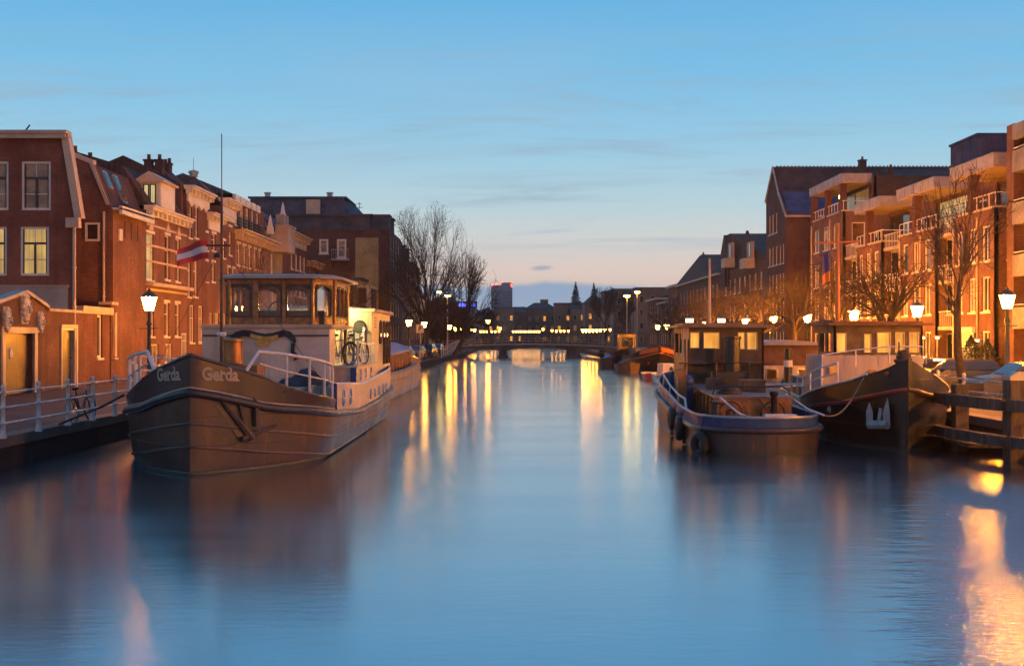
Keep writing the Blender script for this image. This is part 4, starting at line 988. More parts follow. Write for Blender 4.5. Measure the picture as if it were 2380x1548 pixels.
q.build('rubbing_strake','strake_black',t,60)
q = MB()
for l in H.line([(s,v+.11) for s,v in zr],.012,0,4.4): q.tube(l,.018,6)
q.build('white_line','cream',t,60)
q = MB()
for l in H.line(z1,.0,0,21,mul=.987): q.tube(l,.035,6)
for l in H.line([(s,max(.06,v)) for s,v in z2],.0,0,12,mul=.95): q.tube(l,.035,6)
q.build('hull_strake','hull_brown',t,60)
q = MB()
for l in H.line(0.03,.01,0,20,mul=.908): q.tube(l,.05,6)
q.build('boot_line','hull_brown',t,60)
q = MB()
for l in H.line(zb,.0,0,4.4,mul=.995): q.tube(l,.04,6)
q.build('bow_cap','hull_bow',t,60)
q = MB()
for l in H.line(zw,.0,4.4,22.5,sides=(-1,1),mul=.985): q.tube(l,.045,6)
q.build('cap_rail','steel_white',t,60)
q = MB(); H.deck(q,[(0,1.55),(1.3,1.25),(4,1.05),(9,.95),(22.5,1.1)],.1); q.build('deck','deck_paint',t)
q = MB(); p=H.pt(4.4,1,1.05); q.box(p.x-.1,p.x+.06,p.y-.06,p.y+.02,1.1,1.82); q.build('bulwark_end','blue_paint',t)
# name on both bows
vs, fs = text_mesh('Gerda',.40,.012)
# slab serifs at the feet and tops of the letters
def pw(s_): return max(v[0] for v in text_mesh(s_,.40,.012)[0])
def serif(x0,x1,y0,y1):
    n_=len(vs); k_=6
    for i in range(k_+1): vs.extend([(x0+(x1-x0)*i/k_,y0,0),(x0+(x1-x0)*i/k_,y1,0)])
    fs.extend([(n_+2*i,n_+2*i+2,n_+2*i+3,n_+2*i+1) for i in range(k_)])
eG,eE,eR,eD,eA = pw('G'),pw('Ge'),pw('Ger'),pw('Gerd'),pw('Gerda')
serif(eE+.0,eE+.125,-.012,.022); serif(eE-.0,eE+.07,.185,.215); serif(eD-.075,eD+.035,-.012,.022); serif(eD-.11,eD-.03,.27,.30); serif(eA-.06,eA+.04,-.012,.022); serif(eG-.13,eG+.02,.125,.155)
xs = [v[0] for v in vs]; w_ = max(xs)-min(xs)
for side in (1,-1):
    tv = []
    # walk along the bow curve by arc length
    arc = [(0,0.0)]; ds=.01; acc=0; prev=H.pt(0,1,0)
    for i in range(1,200):
        p=H.pt(i*ds,1,0); acc+=(p-prev).length; prev=p; arc.append((acc,i*ds))
    def s_at(a): return tab([(x,y) for x,y in arc],a)
    for x,y,z in vs:
        k = (x-min(xs))/w_
        a = .26+(k if side==1 else 1-k)*.88
        s = s_at(a); zz = 2.07-.05*s/.7 + y*.98
        lvl = 1.0+.02*min(1,max(0,(zz-tab(zr,s))/(tab(zb,s)-tab(zr,s))))
        tv.append(tuple(H.pt(s,side,zz,lvl,.014)))
    q = MB(); q.add(tv,fs); q.build('lettering','cream',t)
# anchor pocket with anchor
q = MB()
a0=H.pt(.42,1,1.60,1,.03); a1=H.pt(.95,1,.72,.99,.04); q.tube([a0,a1],[.05,.09],6)
b0=H.pt(1.0,1,1.62,1,.05); b1=H.pt(1.05,1,1.0,.99,.06); q.tube([b0,b1],[.03,.12],6)
q.tube([H.pt(.75,1,.72,.985,.05),H.pt(1.5,1,.98,.99,.05)],[.07,.03],6); q.tube([H.pt(.72,1,1.5,1,.02),H.pt(.85,1,.80,.99,.05)],.05,6)
q.build('anchor','rust_brown',t,50)
q = MB(); pts=[H.pt(.3,1,1.55,1.0,.012),H.pt(.9,1,1.42,1.0,.012),H.pt(1.0,1,.78,.985,.02),H.pt(.7,1,.76,.985,.02)]; q.add(pts,[(0,1,2,3)]); q.build('anchor_pocket','strake_black',t)
# bow rails
for side in (-1,1):
    ps=[.85,1.12,1.8,2.6,3.4,4.15]; ht=[0,2.66,2.58,2.48,2.38,2.28]
    base=[H.pt(s,side,tab(zb,s),.99) for s in ps]
    q = MB(); q.tube([base[0]]+[Vector((b.x,b.y,h)) for b,h in zip(base[1:],ht[1:])]+[Vector((base[-1].x,base[-1].y+.08,1.95 if side>0 else 1.5))],.04,8)
    q.tube([Vector((b.x,b.y,(b.z+h)/2)) for b,h in zip(base[1:],ht[1:])],.022,6)
    for b,h in zip(base[2:],ht[2:]): q.tube([b,Vector((b.x,b.y,h))],.035,6)
    q.build('bow_rail','steel_white',t,60)
ps=[4.4+k*1.3 for k in range(9)]
rails(t,[H.pt(s,-1,tab(zw,s),.98) for s in ps],[.35,.7],0)
# foredeck fittings
q = MB(); 
for dx in (-.22,.22): q.lathe([(.11,0),(.09,.1),(.09,.42),(.13,.44),(.13,.5),(.06,.55)],(-6.95+dx,27.6,1.2),10)
q.box(-7.3,-6.6,27.45,27.75,1.12,1.22); q.build('bollard','hull_bow',t,50)
q = MB(); q.lathe([(.04,0),(.05,.35),(.13,.5),(.16,.52),(.16,.58),(.05,.62)],(-7.05,27.1,1.9),10); q.box(-7.25,-6.85,26.95,27.25,1.2,1.95); q.build('windlass','black_paint',t,50)
q = MB(); q.lathe([(.26,0),(.27,.04),(.25,.06),(.25,.60),(.28,.62),(.28,.68),(.1,.72)],(-7.32,31.6,2.25),18); q.box(-7.8,-6.6,31.2,32.2,1.6,2.25); q.build('drum','copper',t,40)
q = MB(); q.box(-8.6,-5.4,29.7,33.9,1.0,1.62); q.box(-8.65,-5.35,29.65,33.95,1.62,1.70); q.build('hatch','white_boat',t)
# white front block with banner
FP = Pl((-8.75,34),(1,0),(0,-1))
q = MB(); q.box(-8.75,-5.15,34,35.05,1.0,3.22); q.box(-8.75,-5.95,35.051,40.4,1.0,3.22); q.build('cabin_block','white_boat',t)
q = MB(); q.box(-8.82,-5.08,33.93,38.6,3.26,3.335); q.box(-8.8,-5.1,33.96,38.5,3.222,3.258); q.build('cabin_ledge','cream',t)
q = MB(); q.pbox(FP,.02,3.58,3.0,3.05,.002,.03); q.build('cabin_batten','wood_dark',t)
def strip(path, ws, mat, name, d0=.004, d1=.05, n=1):
    q = MB(); c=[Vector((*FP.at(x,y),0)) for x,y in path]
    for i in range(len(c)-1):
        def off(j):
            d=(c[min(j+1,len(c)-1)]-c[max(j-1,0)]).normalized(); return Vector((-d.y,d.x,0))*ws[j]
        a,b_=c[i],c[i+1]; P4=[a+off(i),b_+off(i+1),b_-off(i+1),a-off(i)]
        q.pprism(FP,[(p.x,p.y) for p in P4],d0,d1)
    return q.build(name,mat,t)
strip([(539,794),(543,785),(552,778),(565,774),(580,775),(597,780),(615,783),(632,782),(647,778),(660,774),(671,777),(680,785),(687,796)],[.07,.085,.09,.09,.09,.09,.09,.09,.09,.09,.09,.085,.03],'canvas_black','banner')
strip([(583,779),(597,784),(615,787),(632,786),(647,782)],[.055]*5,'gold','banner_lettering',.05,.06)
strip([(682,797),(681,808),(680,817),(686,824),(690,832),(683,838)],[.05,.05,.05,.06,.06,.01],'canvas_black','banner_tail')
strip([(545,806),(540,812),(538,826),(541,840)],[.02,.04,.05,.02],'wood_dark','banner_tail')
q = MB(); uu,zz_=FP.at(611,797); 
q.pprism(FP,[(uu+.2*math.cos(a*math.pi/8),zz_+.09*math.sin(a*math.pi/8)) for a in range(16)],.004,.05); q.build('emblem','gold',t)
# wheelhouse: varnished wood with real panes
WPN = [(-8.5,36.1),(-8.15,34.75),(-5.75,34.75),(-5.25,35.6),(-5.25,38.4),(-8.5,38.4)]
wh_w = MB(); WZ0,WZ1=3.34,4.66; glz=[]
def seg(a,b_): 
    U=Vector(b_)-Vector(a); N=Vector((U.y,-U.x)); return Pl(a,tuple(U),tuple(N)), U.length
for i in range(6):
    pl,L_=seg(WPN[i],WPN[(i+1)%6])
    if i==1: hs=[wpx(pl,530,580,667,736),wpx(pl,600,652,667,738),wpx(pl,668,721,668,740)]; hs=[(a,b_,3.6,4.46) for a,b_,_,_ in hs]
    elif i in (0,2): hs=[(.18,L_-.18,3.6,4.46)]
    elif i==4: hs=[(.25,1.0,3.6,4.46),(1.25,2.0,3.6,4.46),(2.25,3.0,3.6,4.46)]
    else: hs=[(.2,.8,3.6,4.46),(1.05,1.65,3.6,4.46),(1.9,2.5,3.6,4.46)]
    hs=[(a,min(b_,L_-.05),c,e) for a,b_,c,e in hs if a<L_-.1]
    holes_wall(wh_w,pl,0,L_,WZ0,WZ1,hs,.07)
    for h in hs: glz.append((pl,h))
o=wh_w.build('wheelhouse','wood_varnish',t)
for pl,h in glz:
    q=MB(); a,b_,c,e=h; q.pbox(pl,a-.05,a,c-.05,e,.0,.03); q.pbox(pl,b_,b_+.05,c-.05,e,.0,.03); q.pbox(pl,a,b_,c-.05,c,.0,.035)
    n=8
    for k in range(n):   # arched head
        x0=a+(b_-a)*k/n; x1=a+(b_-a)*(k+1)/n; f=lambda x:e-.13*(2*(x-a)/(b_-a)-1)**2*1.0
        q.pprism(pl,[(x0,e+.05),(x1,e+.05),(x1,f(x1)),(x0,f(x0))],-.02,.03)
    fo=q.build('window','wood_dark',o)
    q=MB(); q.quad(pl.p(a,c,-.035),pl.p(b_,c,-.035),pl.p(b_,e,-.035),pl.p(a,e,-.035)); q.build('pane','glass_clear',fo)
for (x,y) in WPN: MB().tube([(x,y,WZ0),(x,y,WZ1)],.06,8).build('post','wood_varnish',o,60)
for xa,xb in ((-7.45,-7.3),(-6.62,-6.52)): MB().box(xa,xb,34.69,34.74,WZ0,WZ1).build('post','wood_varnish',o)
q=MB(); n=10; pts=[]
cx_=sum(p[0] for p in WPN)/6; cy_=sum(p[1] for p in WPN)/6
ring=[(-8.85,36.2),(-8.35,34.5),(-7.6,34.35),(-6.2,34.35),(-5.5,34.5),(-4.95,35.4),(-4.95,38.8),(-8.85,38.8)]
q.prism(ring,'z',4.66,4.73); k=[(cx_+(x-cx_)*.85,cy_+(y-cy_)*.85) for x,y in ring]
q.add([(x,y,4.731) for x,y in ring]+[(x,y,4.80) for x,y in k],[tuple(range(8,16))]+[(i,(i+1)%8,8+(i+1)%8,8+i) for i in range(8)]); q.build('roof','cream_render',o)
q=MB(); q.box(-8.3,-5.45,35.0,35.4,3.34,3.75); q.torus((-6.9,35.55,3.75),.28,.025,(0,1,0),18,6); q.build('helm','wood_dark',o)
# lit glass corner behind the wheelhouse and aft cabin
q=MB(); q.box(-8.7,-4.72,40.5,46.6,1.1,3.82); q.build('aft_cabin','white_boat',t)
q=MB(); q.box(-8.8,-4.6,40.35,46.75,3.82,3.93); q.add([(-8.8,40.35,3.931),(-4.6,40.35,3.931),(-4.6,46.75,3.931),(-8.8,46.75,3.931),(-7.6,41,4.03),(-5.8,41,4.03),(-5.8,46.2,4.03),(-7.6,46.2,4.03)],[(0,1,5,4),(1,2,6,5),(2,3,7,6),(3,0,4,7),(4,5,6,7)]); q.build('cabin_roof','cream_render',t)
AP=Pl((-8.7,40.5),(1,0),(0,-1)); SP=Pl((-4.72,0),(0,1),(1,0))
def arch(pl,u0,u1,z0,z1,mat_f,mat_g,par,name,d=.03,vb=1,hb=3):
    r=(u1-u0)/2; um=(u0+u1)/2; pr=[(u0,z0),(u1,z0)]+[(um+r*math.cos(a*math.pi/10),z1-r+r*math.sin(a*math.pi/10)) for a in range(11)]
    q=MB(); ln=[Vector(pl.p(a,b_,d)) for a,b_ in pr]; q.tube(ln,.035,6,closed=True)
    for k in range(1,hb+1): z=z0+(z1-r-z0)*k/hb; q.tube([pl.p(u0,z,d),pl.p(u1,z,d)],.014,5)
    for k in range(1,vb+1): u=u0+(u1-u0)*k/(vb+1); q.tube([pl.p(u,z0,d),pl.p(u,z1-r,d)],.014,5)
    o=q.build(name,mat_f,par,60)
    q=MB(); q.pprism(pl,pr,.002,.02); q.build('pane',mat_g,o); return o
a,b_=AP.u(823),AP.u(848); arch(AP,a,b_+.02,2.1,AP.at(836,746)[1],'black_paint','lit_window_pale',t,'arched_door',vb=1,hb=3)
q=MB(); um=(a+b_)/2; q.pprism(AP,[(um+.2*math.cos(k*math.pi/8),3.3+.2*math.sin(k*math.pi/8)) for k in range(16)],.03,.06); q.build('fanlight','canvas_black',t)
for y0,z0 in ((42.8,2.75),(44.0,2.0),(45.0,2.0),(45.85,2.0)): arch(SP,y0,y0+.42,z0,3.55,'wood_dark','glass_warm',t,'arched_window',vb=0,hb=2)
for k,y0 in enumerate((42.95,44.15,45.15)):
    q=MB(); q.sphere(SP.p(y0,3.05,.045),.05,8,5,(.4,1,1.4)); q.build('cabin_light','porch_lamp',t)
q=MB()
for k in range(4):
    for j in (0,1): q.pbox(SP,41.3+j*.35,41.45+j*.35,3.3+k*.1,3.35+k*.1,.002,.01)
q.build('vent_slot','wood_dark',t)
# raised side deck with portholes
q=MB(); q.box(-6.2,-4.53,34.9,40.45,1.0,2.08); q.box(-6.25,-4.48,34.85,40.46,2.08,2.14); q.build('side_house','white_boat',t)
q=MB(); q.box(-4.66,-4.50,34.82,34.895,1.3,2.1); q.build('corner_stripe','blue_paint',t)
for y in (36.0,37.2,38.6): porthole(t,(-4.53,y,1.85),(1,0,0),.13,(.8,1.2))
for y,z in ((31.9,1.38),(33.3,1.34)): porthole(t,(-4.47,y,z),(1,0,0),.17,(1,1.2))
for y in (38,39.2,40.4,41.7,42.7): porthole(t,(-4.47,y,1.2),(1,0,0),.12,(1,1.2))
q=MB(); q.tube([(-4.6,36.0,2.14),(-4.6,35.9,2.85),(-4.6,38.2,2.75),(-4.62,40.3,2.75),(-4.62,40.35,2.14)],.035,6); q.tube([(-4.6,36.2,2.45),(-4.62,40.3,2.42)],.022,6)
for y in (36.9,37.8,38.7,39.6): q.tube([(-4.6,y,2.14),(-4.61,y,2.78)],.025,6)
q.build('side_rail','steel_white',t,60)
q=MB(); q.tube([(-5.7,39.5,2.1),(-5.55,39.5,3.55),(-5.4,39.6,3.55)],.035,6); q.tube([(-4.95,40.2,2.14),(-4.95,40.2,3.3),(-4.9,40.9,3.2)],.035,6); q.build('handrail','steel_white',t,60)
dl=MB(); dl.tube([(-5.62,39.75,2.1),(-5.62,39.75,3.9)],.03,6); dl=dl.build('lamp_post','black_paint',t)
for dx in (0,.19):
    q=MB(); q.sphere((-5.66+dx,39.75,3.92),.075,10,6); q.build('lamp','deck_lamp',dl,60)
    q=MB(); q.lathe([(.03,.08),(.12,.06),(.13,.09),(.02,.17)],(-5.66+dx,39.75,3.92),10); q.build('lamp_shade','black_paint',dl)
q=MB(); q.lathe([(.14,0),(.14,.03),(.05,.06)],(-5.85,39.85,3.45),10); q.build('dish','black_paint',t)
# wheel house rear glazing with glow
q=MB(); q.tube([(-5.3,38.3,2.14),(-5.3,38.3,3.3)],.05,8); q.build('wheelhouse_strut','wood_dark',t)
# mast and yard
q=MB(); q.tube([(-6.82,28.3,1.15),(-6.82,28.3,2.9),(-6.82,28.3,6.45)],[.06,.04,.026],10); q.tube([(-6.82,28.3,6.45),(-6.82,28.3,7.75)],.012,5); q.build('mast','wood_dark',t,60)
q=MB(); q.tube([(-7.25,28.3,5.13),(-6.6,28.3,5.13)],.028,6); MB().lathe([(.1,0),(.12,.05),(.1,.1)],(-6.82,28.3,3.0),8).build('mast_collar','steel_white',t); q.build('yard','black_paint',t); MB().lathe([(.09,0),(.1,.06),(.05,.12)],(-6.9,28.22,4.84),8).build('mast_light','black_paint',t)
q=MB()
for x,y in ((-9.2,30),(-4.5,30)): q.tube([(-6.82,28.3,5.1),(x,y,1.6)],.008,4)
q.build('rigging','black_paint',t)
# items lying on the boat
q=MB(); rg=random.Random(5)
nx,ny=12,6; 
for i in range(nx+1):
    for j in range(ny+1):
        u=i/nx; v=j/ny; h=.36*(math.sin(math.pi*u)**.7)*(math.sin(math.pi*v)**.6)*(1+.3*math.sin(u*9+v*5)) if 0<i<nx and 0<j<ny else 0
        q.v.append((-6.15+1.35*u,31.3+.9*v,1.71+h+rg.uniform(0,.03)))
for i in range(nx):
    for j in range(ny): a=i*(ny+1)+j; q.f.append((a,a+ny+1,a+ny+2,a+1))
tag(q.build('tarpaulin','canvas_black',None,40,loc=(-5.5,31.7,1.71)),'crumpled black tarpaulin heaped on the foredeck hatch of the houseboat','tarpaulin')

def bicycle(name,label,loc,rz,lean=0.0,group=None,mat='black_paint'):
    t=thing(name,label,'bicycle',loc,group,rz); l0=Vector(loc); r=.33
    A=lambda x,z,y=0:(l0.x+x,l0.y+y+0*z,l0.z+z)
    for k,x in enumerate((-.52,.52)):
        q=MB(); q.torus(A(x,r),r,.022,(0,1,0),22,6); w_=q.build('wheel','rubber',t,60)
        q=MB(); q.torus(A(x,r),r-.03,.01,(0,1,0),22,5)
        for a in range(10): th=a*math.pi/5; q.tube([A(x,r),A(x+math.cos(th)*(r-.03),r+math.sin(th)*(r-.03))],.004,3)
        q.lathe([(.03,-.04),(.03,.04)],A(x,r),6); q.build('rim','chrome',w_)
        q=MB(); q.tube([A(x+math.cos(a)*(r+.035),r+math.sin(a)*(r+.035)) for a in [R(d) for d in range(20,190,20)]],.016,5); q.build('mudguard',mat,t)
    q=MB(); bb=A(-.08,.28); st=A(-.22,.82); hd=A(.36,.86); rw=A(-.52,r); fw=A(.52,r)
    for a,b_ in ((bb,st),(A(-.2,.72),A(.37,.78)),(bb,A(.39,.66)),(bb,rw),(A(-.19,.7),rw),(hd,A(.42,.6)),(A(.42,.6),fw)): q.tube([a,b_],.017,6)
    f=q.build('frame',mat,t)
    q=MB(); q.torus(bb,.09,.008,(0,1,0),14,4); q.tube([A(-.08,.28,-.1),A(-.08,.45,-.1)],.012,4); q.tube([A(-.08,.28,.1),A(-.08,.11,.1)],.012,4); q.tube([A(-.08,.28,-.1),A(-.08,.28,.1)],.012,4); q.tube([A(-.5,.39,.03),A(-.08,.37,.03)],.006,4); q.tube([A(-.5,.27,.03),A(-.08,.2,.03)],.006,4); q.build('crank','chrome',t)
    q=MB(); q.sphere(A(-.24,.9),.1,10,6,(1.35,.9,.4)); q.tube([st,A(-.23,.88)],.014,5); q.build('saddle','rubber',t,60)
    q=MB(); q.tube([A(.14,1.02,-.3),A(.26,1.05,-.27),A(.36,1.0,-.08),A(.36,1.0,.08),A(.26,1.05,.27),A(.14,1.02,.3)],.015,6); q.tube([hd,A(.36,1.0)],.015,5); q.build('handlebar','chrome',t,60)
    q=MB(); q.box(l0.x-.75,l0.x-.3,l0.y-.07,l0.y+.07,l0.z+.70,l0.z+.72); q.tube([A(-.68,.7,.06),A(-.54,.36,.06)],.008,4); q.tube([A(-.68,.7,-.06),A(-.54,.36,-.06)],.008,4); q.build('carrier',mat,t)
    q=MB(); q.sphere(A(.46,.82),.045,8,5); q.build('headlight','chrome',t,60)
    t.rotation_euler=(lean,0,rz); return t
bicycle('bicycle','black bicycle standing on the white side deck of the houseboat beside the yellow lit wall',(-5.15,35.75,2.14),R(58),R(4))
bicycle('bicycle','second bicycle behind the railing by the arched door on the houseboat side deck',(-4.8,37.2,2.14),R(70),R(-3))

def flag(name,label,p0,w_,h_,bands,cat='flag',sag=.25,ang=180,curl=.12):
    t=thing(name,label,cat,p0); n=14; dirx=math.cos(R(ang)); diry=math.sin(R(ang)); zt=0
    for k,mat in enumerate(bands):
        q=MB(); m=3
        for i in range(n+1):
            u=i/n
            for j in range(m+1):
                v=(k+j/m)/len(bands); wv=curl*math.sin(u*7+v*1.5)*u**.6
                q.v.append((p0[0]+dirx*u*w_-diry*wv,p0[1]+diry*u*w_+dirx*wv,p0[2]-h_*v*(1-.1*u)-sag*u**1.5))
        for i in range(n):
            for j in range(m): a=i*(m+1)+j; q.f.append((a,a+m+1,a+m+2,a+1))
        q.build('stripe',mat,t,80)
    return t
flag('flag','red and white striped flag streaming left from the yard of the houseboat mast',(-7.15,28.3,5.28),.68,.46,['flag_red','flag_white','flag_red'],sag=.24,curl=.16)

# ================================================================== barge behind the houseboat
t = thing('barge','rounded grey barge with blue canvas roof moored just behind the houseboat stern','barge',(-7.9,64,0))
H2=Hull((-7.85,50.5),(.01,1),27,2.15,4,7,sq=2.4); zt2=[(0,1.5),(4,1.25),(12,1.25),(20,1.4),(27,1.75)]
q=MB(); H2.skin(q,[(-.5,.8),(.05,.95),(.7,1.0),(zt2,1.0)]); q.build('hull','hull_grey',t,35)
q=MB()
for l in H2.line(zt2,.0): q.tube(l,.07,6)
for l in H2.line([(0,1.0),(12,.85),(27,1.2)],.01): q.tube(l,.04,6)
q.build('rubbing_strake','hull_brown',t,60)
q=MB(); H2.deck(q,[(0,1.35),(4,1.1),(20,1.15),(27,1.5)],.1); q.build('deck','canvas_blue',t)
q=MB()
H2b=Hull((-7.95,52.5),(.01,1),22.5,1.75,2,4)
H2b.skin(q,[(1.1,1.0),([(0,2.0),(12,2.1),(22.5,2.3)],1.0)]); q.build('cabin','wood_varnish',t,35)
q=MB(); H2b.skin(q,[([(0,1.98),(12,2.08),(22.5,2.28)],1.05),([(0,2.05),(12,2.15),(22.5,2.35)],1.05),([(0,2.45),(12,2.55),(22.5,2.6)],.55),([(0,2.62),(12,2.72),(22.5,2.7)],.02)]); q.build('canvas_roof','canvas_blue',t,50)
q=MB()
for s in [1.5+k*1.5 for k in range(14)]:
    q.tube([H2b.pt(s,1,1.15,1,.02),H2b.pt(s,1,2.05,1,.02)],.03,4)
q.build('stanchion','wood_dark',t)

# ================================================================== tug with the blue bulwark
t = thing('tugboat','work tug with blue bulwark around its blunt stern and dark wooden wheelhouse, on the right','tugboat',(6.9,37,0))
T=Hull((6.42,30.35),(.01,1),14.5,1.66,1.9,5.5,p=2.6,q=.42)
zT=[(0,.95),(2,.95),(4.5,1.0),(7,1.22),(14.5,1.75)]; zTr=[(0,.62),(2,.64),(4.5,.68),(7,.85),(14.5,1.3)]
q=MB(); T.skin(q,[(-.5,.9),(.0,.97),(.3,1.0),(zTr,1.0)]); q.build('hull','hull_tug',t,35)
q=MB(); T.skin(q,[(zTr,.99),(zT,.985),(zT,.94),(.5,.93)]); q.build('bulwark','hull_blue',t,35)
q=MB()
for l in T.line(zTr,.05): q.tube(l,.075,8)
q.build('rubbing_strake','hull_tug',t,60)
q=MB()
for l in T.line(zT,.0,mul=.965): q.tube(l,.04,6)
q.build('cap_rail','zinc',t,60)
q=MB(); T.deck(q,[(0,.5),(16.5,.75)],.1); q.build('deck','deck_blue',t)
q=MB()
for s in (.8,3.2,6.0): 
    for sd in (-1,): q.tube([T.pt(s,sd,.62,1,.04),T.pt(s,sd,.02,.98,.04)],.05,6)
q.build('hull_rib','hull_grey',t)
q=MB(); pts=[T.pt(s,-1,z,.96) for s,z in ((3.2,.98),(3.5,1.25),(5,1.3),(7,1.5),(8.6,1.75),(8.8,1.4))]; q.tube(pts,.03,6)
for s,z in ((5,1.29),(7,1.49)): q.tube([T.pt(s,-1,1.0,.96),T.pt(s,-1,z,.96)],.025,6)
q.build('side_rail','steel_white',t,60)
# engine casing
ex_=lambda s:6.42+.03*s
cs=MB(); a0,a1=1.9,8.0
cs.hexa([(ex_(a0)-1.0,30.35+a0,.5),(ex_(a0)+1.02,30.35+a0,.5),(ex_(a1)+1.02,30.35+a1,.5),(ex_(a1)-1.0,30.35+a1,.5),(ex_(a0)-.98,30.35+a0,1.34),(ex_(a0)+1.0,30.35+a0,1.34),(ex_(a1)+1.0,30.35+a1,1.45),(ex_(a1)-.98,30.35+a1,1.45)]); cs=cs.build('engine_casing','wood_varnish',t)
q=MB(); q.hexa([(ex_(a0)-1.05,30.3+a0,1.342),(ex_(a0)+1.06,30.3+a0,1.342),(ex_(a1)+1.05,30.4+a1,1.452),(ex_(a1)-1.04,30.4+a1,1.452),(ex_(a0)-1.05,30.3+a0,1.39),(ex_(a0)+1.06,30.3+a0,1.39),(ex_(a1)+1.05,30.4+a1,1.50),(ex_(a1)-1.04,30.4+a1,1.50)]); q.build('lid','deck_paint',cs)
for k in range(8): s=a0+.3+k*.75; MB().box(ex_(s)-1.03,ex_(s)-.99,30.35+s,30.35+s+.06,.6,1.3).build('batten','wood_dark',cs)
CP=Pl((ex_(a0)-1.0,30.35+a0),(1,0),(0,-1))
vs,fs=text_mesh('Leiden',.155,.003); u0=CP.u(1779)-.07
q=MB(); q.add([CP.p(u0+x*.95,1.13+y,.012) for x,y,z in vs],fs); q.build('lettering','cream',cs)
q=MB(); 
for x in (1695,1793): 
    u,z=CP.at(x,956); q.torus(CP.p(u,.95,.16),.31,.022,(0,1,0),26,6); q.torus(CP.p(u,.95,.2),.10,.03,(0,1,0),16,6)
q.build('hose_ring','rubber',t,60)
q=MB(); q.lathe([(.11,0),(.09,.05),(.08,.9),(.12,.95),(.12,1.05),(.02,1.07)],(ex_(a0)+.48,30.1+a0,.5),10); q.tube([(ex_(a0)+.1,30.1+a0,1.35),(ex_(a0)+.6,30.0+a0,.6)],.025,6); q.build('tow_post','black_paint',t,50)
q=MB(); q.tube([(ex_(3)-1.0,33.1,1.4),(ex_(3)-.95,33.1,1.55),(ex_(3)-.75,33.1,1.62),(ex_(3)+.95,33.1,1.62),(ex_(3)+1.1,33.1,1.5),(ex_(3)+1.15,33.1,1.35)],.025,6); q.build('hoop_rail','black_paint',t,60)
q=MB(); q.box(ex_(0)+.0,ex_(0)+.8,30.5,30.85,.93,1.02); q.build('fairlead','steel_white',t)
rg=random.Random(44)
q=MB(); q.lathe([(.3,0),(.3,.05),(.16,.06),(.16,.34),(.3,.35),(.3,.4)],(6.0,31.6,.55),14); q.build('winch_drum','rust_brown',t,40)
q=MB(); q.torus((6.02,33.4,1.44),.3,.055,(0,0,1),18,6); q.torus((6.05,33.42,1.52),.24,.05,(.1,0,1),18,6); q.build('rope_coil','rope_dark',t,60)
q=MB(); q.box(6.6,7.2,34.2,35.1,1.42,1.72); q.box(6.57,7.23,34.17,35.13,1.72,1.76); q.build('skylight_box','wood_dark',t)
q=MB(); q.box(5.75,6.2,35.3,35.8,1.44,1.78); q.build('crate','wood_grey',t)
q=MB(); q.tube([(5.55,32.1,1.36),(5.9,31.4,1.0),(6.9,31.2,.62)],.03,6); q.tube([(7.5,33,1.42),(7.75,31.6,1.1),(8.0,30.9,.98)],.025,6); q.build('stay','steel_white',t)
q=MB(); q.lathe([(.09,0),(.08,.35),(.12,.37),(.12,.42)],(5.3,31.2,.9),10); q.lathe([(.09,0),(.08,.35),(.12,.37),(.12,.42)],(5.3,31.55,.9),10); q.box(5.2,5.4,31.1,31.65,.84,.9); q.build('bollard','black_paint',t,50)
q=MB(); q.box(6.2,7.4,37.3,38.3,.6,1.9); q.tube([(6.3,37.2,.6),(6.3,37.2,2.2),(7.3,37.2,2.2),(7.3,37.2,.6)],.04,6); q.build('tow_gantry','black_paint',t)
# wheelhouse; front panes glow orange in place of the lit bank behind
yw=38.9; TPl=Pl((5.58,yw),(1,0),(0,-1)); Z0,Z1=.7,3.28
hs=[wpx(TPl,1605,1624,774,808),wpx(TPl,1636,1671,774,809),wpx(TPl,1716,1730,774,810),wpx(TPl,1737,1758,774,811)]
q=MB(); holes_wall(q,TPl,0,2.55,Z0,Z1,hs,.06)
bk=Pl((8.13,yw+2.6),(-1,0),(0,1)); bh=[(.2,.75,2.45,3.1),(.95,1.6,2.45,3.1),(1.8,2.35,2.45,3.1)]; holes_wall(q,bk,0,2.55,Z0,Z1,bh,.06)
for x,N in ((5.58,-1),(8.13,1)):
    pl=Pl((x,yw if N>0 else yw+2.6),(0,1) if N>0 else (0,-1),(N,0)); sh=[(.3,1.1,2.45,3.1),(1.4,2.3,2.45,3.1)]; holes_wall(q,pl,0,2.6,Z0,Z1,sh,.06)
o=q.build('wheelhouse','wood_dark',t)
for h in hs:
    q=MB(); a,b_,c,e=h
    for aa,bb_,cc,ee in ((a-.03,a,c-.03,e+.03),(b_,b_+.03,c-.03,e+.03),(a,b_,e,e+.03),(a,b_,c-.03,c)): q.pbox(TPl,aa,bb_,cc,ee,.0,.025)
    fo=q.build('window','cream',o); q=MB(); q.quad(TPl.p(a,c,-.03),TPl.p(b_,c,-.03),TPl.p(b_,e,-.03),TPl.p(a,e,-.03)); q.build('pane','orange_glow_pane',fo)
q=MB(); q.box(5.3,8.4,yw-.35,yw+3,3.28,3.36); q.box(5.6,8.1,yw,yw+2.6,3.361,3.43); q.build('roof','deck_paint',o)
q=MB(); q.box(5.75,6.65,yw-.06,yw-.002,.75,1.55); q.box(7.1,7.95,yw-.06,yw-.002,.75,1.5); q.build('hatch_door','wood_varnish',o)
for x in (6.05,7.62): 
    q=MB(); q.sphere((x,yw-.02,2.12),.22,14,6,(1,.1,.45)); q.build('name_oval','deck_blue',o,60)
q=MB(); q.box(5.35,8.35,yw-.25,yw-.003,2.12,2.16); q.build('ledge','wood_dark',o)
